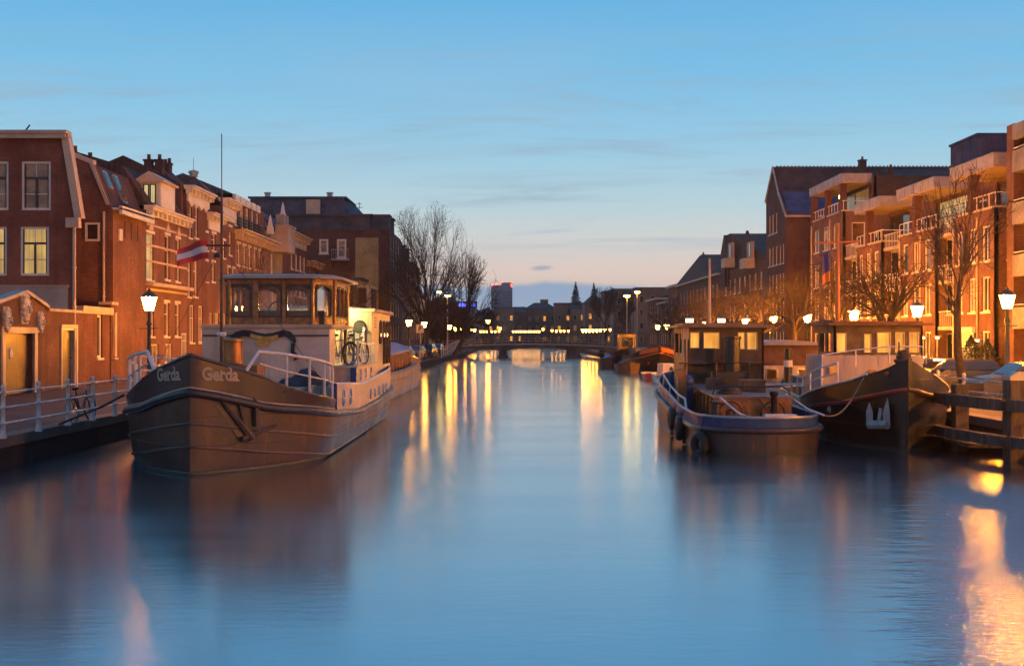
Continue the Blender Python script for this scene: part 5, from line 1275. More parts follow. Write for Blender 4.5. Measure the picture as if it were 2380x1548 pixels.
q=MB(); q.lathe([(.27,0),(.25,1.9),(.25,2.3),(.28,2.32),(.28,2.4)],(6.95,yw-.9,.6),14); q.box(6.6,7.3,yw-1.3,yw-.4,.5,1.3); q.build('funnel','black_paint',t,50)
q=MB(); q.tube([(5.5,yw-.1,.7),(5.5,yw-.1,3.3)],.035,6); q.tube([(5.62,yw-.1,.7),(5.62,yw-.1,3.3)],.03,6); q.box(5.45,5.7,yw-.12,yw-.06,2.9,3.28); q.build('ladder','cream',t)
q=MB(); q.tube([(6.72,41,3.4),(6.72,41,4.6),(6.72,41,5.65)],[.06,.05,.03],8); q.build('mast','cream',t,60)
for k,x in enumerate((5.85,6.9)):
    q=MB(); q.lathe([(.05,0),(.12,.02),(.12,.16),(.16,.17),(.03,.26)],(x,yw+.8,3.43),8); l_=q.build('roof_lantern','black_paint',t); q=MB(); q.lathe([(.125,.03),(.125,.15)],(x,yw+.8,3.43),8); q.build('lantern_glass','porch_lamp',l_)
q=MB(); q.sphere((5.35,36.9,1.62),.24,12,8,(1,1,.9)); q.lathe([(.2,0),(.2,.9)],(5.35,36.9,.7),12); q.build('vent_cowl','hull_blue',t,50)
q=MB(); q.box(5.05,5.3,36.6,37.2,.6,2.0); q.build('side_board','wood_varnish',t)
# tyre fenders hanging over the side
for k,(s,z,mul,lb) in enumerate(((4.6,.62,1.0,'tall black tyre fender, leftmost of the three hanging on the tug'),(3.0,.45,1.0,'black tyre fender hanging second from the left on the tug side'),(.75,.22,1.0,'round black tyre fender hanging by the waterline at the tug stern corner'))):
    c=T.pt(s,-1,z,1,.16); d=(T.hb(s+.05)-T.hb(s-.05))/.1; n=(-T.S-T.A*d).normalized()
    q=MB(); q.torus(c,.23,.11,n,20,8); q.tube([c+Vector((0,0,.22)),T.pt(s,-1,tab(zT,s),.98,.05)],.015,4)
    tag(q.build('tyre_fender','rubber',None,60,loc=c),lb,'fender','tyre fenders on the tug')

# ================================================================== black barge with anchor
t = thing('barge','black hulled barge with high pointed bow, pale anchor and red line, right of the tug','barge',(11,37,0))
K=Hull((10.3,31.35),(.11,1),13.2,2.05,5.4,3,p=1.9,q=.72)
zk=[(0,2.40),(.4,2.14),(1.6,1.78),(3.6,1.46),(5.4,1.14),(13.2,1.2)]; zkr=[(0,1.62),(.5,1.48),(1.9,1.17),(5.4,.82),(13.2,.85)]
q=MB(); K.skin(q,[(-.6,.75),(0,.90),(.6,.97),(zkr,1.0)]); K.skin(q,[(zkr,1.0),([(s,(v+tab(zkr,s))/2) for s,v in zk],1.0),(zk,1.01),(zk,.96),(zkr,.95)]); q.build('hull','hull_black',t,35)
q=MB(); q.tube([(10.3,31.33,-.3),(10.3,31.33,2.44)],.035,8); q.build('stem','hull_black',t,60)
q=MB()
for l in K.line(zkr,.03,0,13,sides=(-1,)): q.tube(l,.06,6)
q.build('red_line','red_line',t,60)
q=MB()
for l in K.line(zkr,.03,0,13,sides=(1,)): q.tube(l,.06,6)
q.build('rubbing_strake','strake_black',t,60)
q=MB()
for l in K.line(zk,.03,.9,13.2,mul=1.0): q.tube(l,.03,6)
q.build('gunwale','steel_white',t,60)
q=MB(); K.deck(q,[(0,1.5),(2,1.15),(5.4,.85),(13.2,.85)],.1); q.build('deck','deck_paint',t)
q=MB()
for s,lean in ((.30,-.05),(.78,.06)):
    tip=K.pt(s,-1,1.40 if s<.5 else 1.25,1,.09); mid=K.pt(s+lean*-.3,-1,.95,.985,.11)
    sidev=(K.pt(.78,-1,0)-K.pt(.30,-1,0)).normalized(); up=Vector((0,0,1))
    w1=.11
    q.hexa([tuple(mid-up*.28-sidev*w1),tuple(mid-up*.28+sidev*w1),tuple(mid-up*.28+sidev*w1+Vector((0,.05,0))),tuple(mid-up*.28-sidev*w1+Vector((0,.05,0))),tuple(mid+up*.05-sidev*w1),tuple(mid+up*.05+sidev*w1),tuple(mid+up*.05+sidev*w1+Vector((0,.05,0))),tuple(mid+up*.05-sidev*w1+Vector((0,.05,0)))])
    q.add([tuple(mid+up*.05-sidev*w1),tuple(mid+up*.05+sidev*w1),tuple(mid+up*.05+sidev*w1+Vector((0,.05,0))),tuple(mid+up*.05-sidev*w1+Vector((0,.05,0))),tuple(tip)],[(0,1,4),(1,2,4),(2,3,4),(3,0,4)])
c1=K.pt(.3,-1,.68,.97,.1); c2=K.pt(.8,-1,.64,.97,.1); q.tube([c1,c2],.12,8); q.tube([(c1+c2)/2,K.pt(.5,-1,1.1,.99,.03)],.06,6); q.build('anchor','anchor_pale',t,40)
q=MB(); q.sphere(K.pt(2.6,-1,.93,.99,.02),.07,8,6,(1,1,1.5)); q.build('hawse_light','anchor_pale',t,60)
q=MB(); rg=random.Random(2)
for k in range(7): q.torus((10.32+rg.uniform(-.03,.03),31.75,2.28+k*.05),.2-.015*k,.05,(rg.uniform(-.2,.2),rg.uniform(-.2,.2),1),14,6)
q.tube([(10.2,31.75,2.2),(10.2,31.75,2.85)],.02,5); q.build('rope_coil','rope_dark',t,60)
q=MB(); q.sphere(K.pt(.35,-1,2.02,1,.03),.06,8,6); q.build('mooring_light','red_beacon' if False else 'red_line',t,60)
tk=MB(); tk.hexa([(9.25,36.0,.9),(12.35,36.0,.9),(12.7,39.6,.9),(9.6,39.6,.9),(9.3,36.1,2.42),(12.3,36.1,2.42),(12.65,39.5,2.42),(9.65,39.5,2.42)]); tk.build('trunk_cabin','trunk_mauve',t)
KP=Pl((9.25,36.0),(1,0),(0,-1))
q=MB(); q.pbox(KP,1.4,1.62,.95,2.0,.07,.10); q.build('cabin_door','wood_varnish',t)
q=MB(); q.pbox(KP,.22,.42,1.85,2.1,.05,.09); q.build('cabin_sign','gold',t)
rails(t,[(9.2,35.7,1.2),(9.2,35.75,1.95),(10.2,35.75,2.1),(11.2,35.75,2.2),(12.2,35.75,2.2)],[.5],0,posts=(1,2,3,4),r=.022)
rails(t,[K.pt(s,-1,tab(zk,s),.98) for s in (2.2,3.2,4.2,5.2,6.5,8)],[.3,.58],0,r=.028)
wz0,wz1=2.43,3.34; wy=37.4
q=MB(); wp=Pl((10.0,wy),(1,0),(0,-1)); wh=[(.1,.35,2.5,3.08),(.95,1.12,2.5,3.05),(1.35,1.72,2.5,3.1),(1.92,2.15,2.5,3.1),(2.35,2.6,2.5,3.1)]; holes_wall(q,wp,0,2.75,wz0,wz1,wh,.06)
bp2=Pl((12.75,wy+2),(-1,0),(0,1)); holes_wall(q,bp2,0,2.75,wz0,wz1,[(.2,.9,2.5,3.1),(1.1,1.7,2.5,3.1),(1.9,2.55,2.5,3.1)],.06)
for x,N in ((10.0,-1),(12.75,1)):
    pl=Pl((x,wy if N>0 else wy+2),(0,1) if N>0 else (0,-1),(N,0)); holes_wall(q,pl,0,2,wz0,wz1,[(.3,.9,2.5,3.1),(1.1,1.7,2.5,3.1)],.06)
o=q.build('wheelhouse','wood_dark',t)
for a,b_,c,e in wh:
    q=MB()
    for aa,bb_,cc,ee in ((a-.03,a,c,e+.03),(b_,b_+.03,c,e+.03),(a,b_,e,e+.03)): q.pbox(wp,aa,bb_,cc,ee,.0,.025)
    fo=q.build('window','cream',o); q=MB(); q.quad(wp.p(a,c,-.03),wp.p(b_,c,-.03),wp.p(b_,e,-.03),wp.p(a,e,-.03)); q.build('pane','orange_glow_pane',fo)  # orange of the lit bank behind is put into the pane glow
q=MB(); q.box(9.75,13.0,wy-.3,wy+2.3,3.34,3.42); q.box(10.0,12.75,wy,wy+2,3.421,3.47); q.build('roof','canvas_brown',o)
q=MB(); q.tube([(10.98,40.6,.9),(10.98,40.6,4.5),(10.98,40.6,6.8)],[.09,.075,.05],8); m_=q.build('mast','orange_bow',t,60); q=MB(); q.tube([(10.2,40.6,6.13),(11.72,40.6,6.2)],.04,6); q.build('yard','orange_bow',m_,60); MB().lathe([(.09,0),(.1,.1),(.07,.15)],(10.98,40.6,4.6),8).build('collar','orange_bow',m_)
flag('flag','drooping dark blue and orange flag hanging beside the cross-shaped mast on the right',(10.72,40.6,5.9),.28,1.05,['flag_blue','flag_blue','flag_orange'],sag=.25,curl=.08)
tag(MB().tube([K.pt(1.0,-1,1.9,1,.04).lerp(T.pt(1.4,1,.95,1,.02),i/12)+Vector((0,0,-.42*math.sin(math.pi*i/12))) for i in range(13)],.022,6).build('mooring_rope','rope',None,60,loc=(9,32,1)),'slack rope from the black barge bow down to the tug','rope')
# ================================================================== cabin boat between the two
t = thing('cabin_boat','small white cabin boat with brown canvas front, between tug and black barge','boat',(11,49,0))
Q=Hull((10.9,44.6),(.06,1),10.5,1.45,3,2.5); zq=[(0,1.25),(3,1.05),(10.5,1.05)]
q=MB(); Q.skin(q,[(-.4,.8),(.02,.92),(zq,1.0)]); q.build('hull','white_boat',t,35)
q=MB(); Q.deck(q,[(0,1.15),(3,.95),(10.5,.95)],.05); q.build('deck','deck_paint',t)
q=MB()
for l in Q.line(zq,.0): q.tube(l,.04,6)
q.build('gunwale','chrome',t,60)
q=MB(); q.box(9.75,11.95,47.0,53,.95,1.86); q.build('cabin','white_boat',t)
QP=Pl((9.75,47),(1,0),(0,-1))
for a,b_ in ((.15,.6),(.85,1.15),(1.4,1.95)): 
    q=MB(); q.pbox(QP,a,b_,1.3,1.75,.002,.03); o=q.build('window','chrome',t); q=MB(); q.pbox(QP,a+.04,b_-.04,1.34,1.71,.031,.036); q.build('pane','glass_warm',o)
q=MB(); q.box(9.78,11.92,47.02,52,1.861,2.66); q.build('canvas_cover','canvas_brown',t)
q=MB(); q.add([(9.6,46.8,2.66),(12.1,46.8,2.66),(12.1,52.2,2.66),(9.6,52.2,2.66),(9.6,46.8,2.76),(10.85,46.8,2.86),(12.1,46.8,2.76),(9.6,52.2,2.76),(10.85,52.2,2.86),(12.1,52.2,2.76)],[(0,1,6,5,4),(4,5,8,7),(5,6,9,8),(3,7,8,9,2),(0,4,7,3),(1,2,9,6),(0,3,2,1)]); q.build('roof','roof_pale',t)
q=MB(); q.lathe([(.16,0),(.15,1.55)],(10.45,45.6,1.0),12); p_=q.build('exhaust_pipe','black_paint',t,50); q=MB(); q.lathe([(.168,.70),(.168,.95)],(10.45,45.6,1.15),12); q.build('pipe_band','white_paint',p_)
q=MB(); q.sphere((10.9,45.9,1.25),.55,12,6,(1.2,.8,.5)); q.build('gear_heap','canvas_black',t,50)
# ================================================================== smaller boats up the right bank
def small_boat(name,label,cat,O,L,B,z0,z1_,mat,deckmat,bl=2,cab=None,ax=(0,1),strake='wood_dark',sl=1.2):
    t=thing(name,label,cat,(O[0],O[1]+L/2,0)); h=Hull(O,ax,L,B,bl,sl); zt=[(0,z0),(bl,z1_),(L,z1_)]
    q=MB(); h.skin(q,[(-.3,.7),(.02,.88),([(a,b_*.6) for a,b_ in zt],.97),(zt,1.0),(zt,.93)]); q.build('hull',mat,t,40)
    q=MB()
    for l in h.line(zt,.0): q.tube(l,.04,6)
    q.build('gunwale',strake,t,60)
    q=MB(); h.deck(q,[(0,z0*.85),(bl,z1_*.7),(L,z1_*.7)],.05); q.build('deck',deckmat,t)
    return t,h
t,h=small_boat('rowing_boat','small dark rowing boat with pale rim lying low on open water side','boat',(9.9,81.8),4.6,.75,.55,.42,'red_line','wood_grey',1.6,strake='steel_white')
q=MB()
for s in (1.4,2.4,3.4): q.box(9.25,10.55,81.8+s,82.05+s,.3,.35)
q.build('thwart','wood_grey',t)
t,h=small_boat('motor_boat','small white cabin motor boat just left of the tug stern','boat',(10.15,74.6),6,.95,.62,.55,'hull_blue','deck_blue',2,strake='steel_white')
q=MB(); q.hexa([(9.5,76.2,.45),(10.8,76.2,.45),(10.8,79,.45),(9.5,79,.45),(9.6,76.4,1.25),(10.7,76.4,1.25),(10.75,79,1.25),(9.55,79,1.25)]); q.build('cabin','white_boat',t)
porthole(t,(10.1,76.28,.95),(0,-1,0),.12)
t,h=small_boat('barge','dark barge with an orange lit bow panel, upstream on the right bank','barge',(12.35,100.5),17,1.95,2.2,1.25,'hull_black','deck_paint',5,strake='rust_brown')
q=MB(); h.skin(q,[([(0,1.75),(3,1.3)],1.01),([(0,2.12),(3,1.6)],1.012)],.1,2.2,.02); q.build('bow_panel','orange_bow',t)
q=MB()
for l in h.line([(0,1.62),(2,1.2),(5,.95),(17,.9)],.03): q.tube(l,.05,6)
q.build('rubbing_strake','orange_bow',t,60)
q=MB(); q.sphere(h.pt(1.0,-1,.75,1,.02),.08,8,5); q.build('hull_light','red_line',t)
q=MB(); q.box(11,13.6,107,115,1,1.9); q.build('hatch','wood_dark',t)
t,h=small_boat('tugboat','old dark tug with orange square wheelhouse, farthest on the right before the bridge','tugboat',(11.3,113.5),13,1.7,1.9,1.3,'hull_black','deck_paint',3,strake='rust_brown')
q=MB(); tp=Pl((10.6,119),(1,0),(0,-1)); holes_wall(q,tp,0,1.6,1.2,3.2,[(.25,1.35,2.0,2.9)],.08); q.box(10.6,12.2,119.09,121.5,1.2,3.2); q.build('wheelhouse','wood_varnish',t)
q=MB(); q.box(10.8,12,119.05,119.085,2.0,2.9); q.build('pane','glass_dark',t); q=MB(); q.box(10.4,12.4,118.8,121.7,3.2,3.3); q.build('roof','canvas_brown',t)
q=MB(); q.lathe([(.18,0),(.16,1.3)],(11.5,117,1.2),10); q.build('funnel','black_paint',t,50)
t,h=small_boat('sloop','low orange brown sloop under a tarpaulin, left of the orange bowed barge','boat',(9.6,97.5),6,.95,.85,.7,'wood_dark','canvas_black',2,strake='rope_dark')
q=MB(); q.prism([(8.85,.6),(10.35,.6),(9.6,1.2)],'y',98.6,102.5); q.build('tarpaulin','canvas_black',t)
t,h=small_boat('sloop','small open sloop nearest the bridge on the right with a pale cover','boat',(9.35,113),6.5,1.0,1.0,.75,'wood_dark','canvas_blue',2,strake='rust_brown')
q=MB(); q.prism([(8.6,.7),(10.1,.7),(9.35,1.25)],'y',114.2,118); q.build('tarpaulin','canvas_blue',t)
# ------------------------------------------------------------------ street lamps
def lamp_parts(t, o, glass='sodium', simple=False, hgt=3.22):
    x,y,z = o; hz = hgt      # hz: height of the lantern foot
    q = MB()
    if simple: q.tube([(x,y,z),(x,y,z+hz)],.06,5)
    else: q.lathe([(.16,0),(.16,.25),(.11,.3),(.11,.75),(.13,.78),(.13,.84),(.07,.95),(.055,hz-.5),(.09,hz-.48),(.09,hz-.42),(.045,hz-.3),(.05,hz)],(x,y,z),10); q.tube([(x-.3,y,z+hz-.6),(x+.3,y,z+hz-.6)],.02,6)
    q.build('post','green_black',t,50)
    q = MB(); q.lathe([(.13,hz+.03),(.235,hz+.5)],(x,y,z),6 if not simple else 4); q.build('lantern_glass',glass,t)
    q = MB(); q.lathe([(.275,hz+.5),(.25,hz+.54),(.13,hz+.66),(.05,hz+.70),(.05,hz+.76),(.015,hz+.82)],(x,y,z),6 if not simple else 4)
    if not simple:
        q.lathe([(.15,hz-.01),(.15,hz+.03)],(x,y,z),6)
        for a in range(6): th=a*math.pi/3; q.tube([(x+.137*math.cos(th),y+.137*math.sin(th),z+hz+.03),(x+.243*math.cos(th),y+.243*math.sin(th),z+hz+.5)],.008,4)
    q.build('lantern_frame','green_black',t)
GRP='lit lanterns along both quays'
lp0 = thing('street_lamp','lit street lantern nearest the camera on the right quay, at the right edge','street lamp',(18.5,45,QZ),GRP)
lamp_parts(lp0,(18.5,45,QZ),'sodium_near')
rp0 = thing('street_lamp','street lantern, second from the camera on the right quay, beside the black barge bow','street lamp',(18.5,55,QZ),GRP); lamp_parts(rp0,(18.5,55,QZ)); rp0.scale=(1.15,1.15,.985)
RL = [(55,0,'second'),(65.2,0,'third'),(75.5,0,'fourth'),(85.3,0,'fifth'),(95.4,0,'sixth'),(115,0,'seventh'),(134,0,'eighth'),(144,0,'ninth'),(153,0,'tenth')]
lp0.scale=(1.25,1.25,1.03)
WHERE=['beside the black barge bow','above the dark barge wheelhouse','by the tall cross-shaped mast','above the white cabin boat','behind the tug wheelhouse','over the tug roof','left of the tug wheelhouse','above the orange bowed barge','beside the far dark barge']
mp0 = thing('street_lamp','','street lamp',(18.5,115,QZ),GRP); lamp_parts(mp0,(18.5,115,QZ),'sodium_mid'); mp0.scale=(1.15,1.15,.985)
mp0['label']='street lantern, seventh from the camera on the right quay, left of the tug wheelhouse'
for (y,dz,o),wh in zip(RL,WHERE):
    if y not in (115,55): dup(rp0 if y<100 else mp0,(18.5,y,QZ),0,f'street lantern, {o} from the camera on the right quay, {wh}',GRP,scale=(1.15,1.15,.985))
ll0 = thing('street_lamp','',  'street lamp',(-12.65,42,QZ),GRP); lamp_parts(ll0,(-12.65,42,QZ),'sodium_bow'); ll0.scale=(1.12,1.12,.985); ll0['label']='lit street lantern on the left quay rising over the houseboat bow rail'
#'lit street lantern on the left quay rising over the houseboat bow rail',GRP,scale=(1.12,1.12,.985))
# unseen lamps added on the left quay behind the houseboat, lighting the house fronts
for k,y in enumerate((58,66,76,87)):
    ll1 = ll1 if k else None
    if not k: ll1 = thing('street_lamp','added street lantern hidden behind the houseboat wheelhouse, first of those on the left quay','street lamp',(-13.2,y,QZ),GRP); lamp_parts(ll1,(-13.2,y,QZ),'sodium_left')
    else: dup(ll1,(-13.2+k*.55,y,QZ),0,f'added street lantern hidden behind the houseboat wheelhouse, {ORD[k]} of those on the left quay',GRP,scale=(1.0,1.0,.94))
# right row continued out of view: lamps added to light the boats
for k,(x,y) in enumerate(((18.5,35),(18.5,25),(18.5,13))):
    if not k: sp0 = thing('street_lamp','','street lamp',(x,y,QZ),GRP); lamp_parts(sp0,(x,y,QZ),'sodium_side'); sp0['label']='unseen added street lantern just outside the picture, first of three beside the viewer'; continue
    dup(sp0,(x,y,QZ),0,f'unseen added street lantern just outside the picture, {ORD[k]} of three beside the viewer',GRP,scale=(1.1,1.1,1.0))
fl0 = thing('street_lamp','lit lantern left of a pair on the left bank just beyond the blue canvas barge','street lamp',(-8.9,104,QZ),GRP)
lamp_parts(fl0,(-8.9,104,QZ),'sodium_mid'); fl0.scale=(1.1,1.1,.985)
dup(fl0,(-8.6,118,QZ),0,'lit lantern right of a pair on the left bank just beyond the blue canvas barge',GRP,scale=(1.1,1.1,.985))
fs0 = thing('street_lamp','first lit lantern left of the bridge ramp, under the tall yellow lamps','street lamp',(-8.1,156,QZ),GRP)
lamp_parts(fs0,(-8.1,156,QZ),'sodium_far',True); fs0.scale=(1.25,1.25,1.0)
fd0 = thing('street_lamp','tiny far lantern, first from the left in the short row below the grey tower','street lamp',(0,290,QZ),GRP); lamp_parts(fd0,(0,290,QZ),'sodium_dim',True)
fd_used=[]
def far_row(pts, lab):
    for k,(x,y,d) in enumerate(pts):
        p=P(x,y,d); s=(p.z-QZ)/3.5
        if d>=250 and not fd_used: fd0.location=(p.x,p.y,QZ); fd0.scale=(.85*d/200,.85*d/200,s); fd_used.append(1); continue
        dup(fd0 if d>=250 else fs0,(p.x,p.y,QZ),0,lab(k),GRP,scale=(.85*d/200,.85*d/200,s))
far_row([(1058,765,172),(1071,766,182),(1081,767,194),(1091,767,206),(1097,767.5,220),(1103,768,236)],lambda k:f'far lantern, {ORD[k+1]} from the left in the tight row left of the tower')
far_row([(1117,771,270),(1124,771,280),(1131,771,290),(1143,771,300),(1151,771,308),(1160,770,314)],lambda k:f'tiny far lantern, {ORD[k]} from the left in the short row below the grey tower')
far_row([(1193+i*6.0,771,322) for i in range(11)],lambda k:f'tiny far lantern, {ORD[k]} from the left in the long middle row')
far_row([(1283,769,260),(1293,770,270),(1303,770,280),(1311,770,290),(1321,770,300)],lambda k:f'far lantern, {ORD[k]} from the left in the row of five right of the arch middle')
far_row([(1355,769,186),(1362,769,194),(1370,769,202),(1378,769,211),(1387,769,220),(1396,768,230),(1407,768,240),(1418,767,250)],lambda k:f'far lantern, {ORD[k]} of eight above the right end of the bridge')
far_row([(1163,764,280)],lambda k:'brighter far lantern just right of the grey tower foot'); far_row([(1262,766,250)],lambda k:'brighter far lantern at the right end of the long middle row')
p=P(1134,748,260); dup(fs0,(p.x,p.y,QZ),0,'single lamp shining higher than the others below the grey tower',GRP,scale=(2,2,(p.z-QZ)/3.5))
def tall_lamp(x,y,d,label):
    p=P(x,y,d); t=thing('tall_lamp',label,'street lamp',(p.x,p.y,QZ),'tall yellow lamps at the bridge ends')
    q=MB(); q.tube([(p.x,p.y,QZ),(p.x,p.y,p.z-.15)],[.11,.07],8); q.build('post','cream',t,60)
    q=MB(); q.lathe([(.15,-.2),(.42,-.02),(.42,.02)],p,12); q.build('lamp_head','high_lamp',t,60)
    q=MB(); q.lathe([(.55,.03),(.5,.12),(.2,.28),(.05,.36)],p,12); q.build('lamp_cap','zinc',t,60)
tall_lamp(1022,678,182,'tall yellow lamp left of a pair standing at the left bridge end'); tall_lamp(1040,687,164,'tall yellow lamp right of a pair standing at the left bridge end')
tall_lamp(1457,688,166,'tall yellow lamp left of a pair standing at the right bridge end'); tall_lamp(1481,679,182,'tall yellow lamp right of a pair standing at the right bridge end')

# ------------------------------------------------------------------ trees
def bare_tree(name,label,x,y,h,trunk_h,r0,seed,group=None,spread=.55,depth=5,twig=.012,lean=0.0,up=.25,kidsn=(3,4),fork=1,crown_r=None):
    t=thing(name,label,'tree',(x,y,QZ),group); rg=random.Random(seed)
    base_=Vector((x,y,QZ)); topv=base_+Vector((lean,0,trunk_h))
    q=MB(); mid=base_.lerp(topv,.5)+Vector((rg.uniform(-.1,.1),0,0)); q.tube([base_,base_+Vector((0,0,.3)),mid,topv],[r0*1.35,r0,r0*.88,r0*.75],8); q.build('trunk','bark',t,60)
    c=MB(); tips=[]
    def grow(p,d,L,r,lv):
        n=3 if lv<3 else 2; pts=[p]; dd=d.copy(); pp=p.copy(); rs=[r]
        for i in range(n):
            dd=(dd+Vector((rg.gauss(0,.12),rg.gauss(0,.12),rg.gauss(0,.08)+up*.12))).normalized(); pp=pp+dd*(L/n); pts.append(pp.copy()); rs.append(max(twig*.6,r*(1-.45*(i+1)/n)))
        c.tube(pts,rs,6 if lv==0 else 4 if lv<3 else 3,cap=False)
        if lv>=depth: return
        k=rg.randint(*kidsn)
        for i in range(k):
            f=rg.uniform(.35,1.0) if i else 1.0
            q0=pts[min(n,int(f*n))] if f<1 else pts[-1]; rr=rs[min(n,int(f*n))]
            a=dd.orthogonal().normalized(); b_=dd.cross(a); th=rg.uniform(0,6.283); sp=spread*rg.uniform(.5,1.3)*(1 if i else .5)
            nd=(dd+(a*math.cos(th)+b_*math.sin(th))*sp+Vector((0,0,up*.3))).normalized()
            grow(q0,nd,L*rg.uniform(.62,.86),max(twig*.7,rr*.74),lv+1)
    nb=fork if fork>1 else 4
    for i in range(nb):
        th=i*2*math.pi/nb+rg.uniform(-.4,.4); el_=rg.uniform(.5,1.1) if i else 1.35
        d=Vector((math.cos(th)*math.cos(el_),math.sin(th)*math.cos(el_),math.sin(el_)))
        p0=base_.lerp(topv,rg.uniform(.75,1.0)) if i else topv
        grow(p0,d,(h-trunk_h)*rg.uniform(.36,.46),r0*.55,0)
    zl=sorted(v[2] for v in c.v); zs=zl[int(len(zl)*.965)]; k=(h-trunk_h)*.95/(zs-topv.z)
    if crown_r:
        rl=sorted(math.hypot(v[0]-x,v[1]-y) for v in c.v); kx=crown_r/rl[int(len(rl)*.965)]
        nv=[]; Hc=h-trunk_h
        for vx,vy,vz in c.v:   # rounded outline: twigs end near an ellipsoid
            e=Vector(((vx-x-lean)*kx/crown_r,(vy-y)*kx/crown_r,((vz-topv.z)*k/Hc-.42)/.58)); L_=e.length
            if L_>.72: e*=(.72+.28*math.tanh((L_-.72)/.28))/L_
            nv.append((x+lean+e.x*crown_r,y+e.y*crown_r,topv.z+(e.z*.58+.42)*Hc))
        c.v=nv
    else: c.v=[(vx,vy,topv.z+(vz-topv.z)*k) for vx,vy,vz in c.v]
    c.build('crown','twig',t); return t
# big bare tree on the left bank and its lower neighbours
bare_tree('bare_tree','big bare tree with wide fan of branches against the sky, beyond the apartment block',-9.5,128,16.8,3.2,.42,27,None,.62,5,.028,.5,.1,(2,4),10,crown_r=6.0)
bare_tree('bare_tree','smaller bare tree leaning right below the big one on the left bank',-6.6+.3,132,11.6,3.0,.25,22,None,.6,5,.028,1.2,.12,(2,4),7,crown_r=4.4)
TG='bare street trees of the right quay'
TREES=[(52.5,9.9,31,'nearest bare quay tree with a leaning trunk, right of the black barge'),(63,6.9,32,'second bare quay tree from the camera, behind the black barge bow'),(73,7.6,33,'third bare quay tree, behind the cross-shaped mast'),(84,7.0,34,'fourth bare quay tree, over the white cabin boat'),(95,7.4,35,'fifth bare quay tree, over the tug wheelhouse'),(106,7.2,36,'sixth bare quay tree, left above the tug roof'),(120,7.4,37,'seventh bare quay tree, in front of the balcony house'),(134,7.4,38,'eighth bare quay tree, in front of the hipped house'),(150,7.5,39,'ninth bare quay tree, farthest of the right row')]
for k,(y,h,sd,lb) in enumerate(TREES):
    bare_tree('bare_tree',lb,16.4,y*.8325,(h-2.3)*.8325+2.3,2.9 if k else 3.6,.17,sd,TG,.8,(5 if k==0 else 4),.02 if k<3 else .024,-.25 if k==0 else 0,.1,(2,3) if k==0 else (2,4),6,crown_r=2.6 if k==0 else 2.5)
LG='bare street trees of the left quay'
for y,x,h,sd,lb in ((70,-14.8,7.6,41,'thin bare tree showing over the left part of the houseboat wheelhouse'),(84,-13.6,8.0,42,'thin bare tree rising behind the middle of the houseboat wheelhouse'),(100,-13.2,7.8,43,'thin bare tree behind the right corner of the houseboat wheelhouse'),(150,-9.4,6.6,44,'bare tree beside the tall yellow lamps on the left bank')):
    bare_tree('bare_tree',lb,x,y,h,3.0,.13,sd,LG,.6,4,.016,0,.3,(3,4),4,crown_r=2.3)
# bushy far trees on the left bank (dense twigs)
for k,(x,y,h,r,lb) in enumerate(((-9.9,178,8.4,3.6,'dense twiggy tree mass at the far left bank beside the blue sign'),(-9.5,200,8.0,3.4,'dense twiggy tree second behind the blue sign on the left bank'),(-11,225,9.0,4.5,'dense twiggy tree farthest along the left bank'))):
    bare_tree('bare_tree',lb,x,y,h,1.6,.2,60+k,'dense trees of the far left bank',.9,6,.035,0,.1,(3,5),6,crown_r=r)
for k,(x,y,h,r,lb) in enumerate(((17.5,226,12.0,3.2,'bare round tree top showing over the dark roof at the right end of the skyline'),(22.5,235,11.5,2.4,'small bare tree top right of the round one on the skyline'))):
    bare_tree('bare_tree',lb,x,y,h,5,.2,70+k,None,.7,5,.035,0,.3,(3,4),5,crown_r=r)
def conifer(x,y,ytop,ybase,d,label,w_):
    p=P(x,ytop,d); b_=P(x,ybase,d); t=thing('conifer',label,'tree',(p.x,p.y,QZ),'pointed conifers on the skyline'); rg=random.Random(int(x))
    q=MB(); q.tube([(p.x,p.y,QZ),(p.x,p.y,p.z)],[.35,.04],6); q.build('trunk','bark',t)
    q=MB(); H_=p.z-b_.z+3; n=520
    for i in range(n):
        f=rg.random()**.8; z=p.z-f*H_; R_=w_*(.05+f)*rg.uniform(.55,1.08); th=rg.uniform(0,6.283); dz_=-.25*R_
        tip=Vector((p.x+R_*math.cos(th),p.y+R_*math.sin(th),z+dz_-.15)); rt=Vector((p.x+R_*.25*math.cos(th),p.y+R_*.25*math.sin(th),z)); s_=Vector((-math.sin(th),math.cos(th),0))*rg.uniform(.12,.3)
        q.add([rt,tip+s_,tip+Vector((0,0,rg.uniform(-.3,.1))),tip-s_],[(0,1,2),(0,2,3)])
    q.build('crown','conifer',t)
conifer(1338,0,654,704,345,'taller left pointed conifer rising above the far roofs',2.6); conifer(1380,0,657,700,360,'slightly shorter right pointed conifer rising above the far roofs',2.4)

# ------------------------------------------------------------------ far skyline
pt=P(1142,657,900)
t=thing('tower_block','grey high rise tower with two stepped tops and red beacons on the horizon','tower',(-8,905,0))
xa,xb,xm=P(1142,0,900).x,P(1191,0,900).x,P(1165,0,900).x
q=MB(); q.box(xa,xm,900,914,0,P(0,663,900).z); q.box(xm+.01,xb,899,914,0,P(0,657,900).z); q.build('wall','tower_wall',t)
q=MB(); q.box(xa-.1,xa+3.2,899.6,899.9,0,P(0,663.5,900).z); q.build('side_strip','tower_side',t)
q=MB()
for i in range(14):
    for j in range(10):
        if (i*7+j*3)%4: q.box(xm+.8+j*.75,xm+1.25+j*.75,898.9,898.98,4+i*2.4,5.3+i*2.4)
q.build('window_grid','far_roof',t)
for k,(x,y) in enumerate(((1144,663),(1149,661),(1154,660),(1158,661),(1167,656),(1190,657),(1188,662),(1189,666))):
    q=MB(); p=P(x,y,897); q.sphere(p,.55,6,4); q.build('beacon','red_beacon',t)
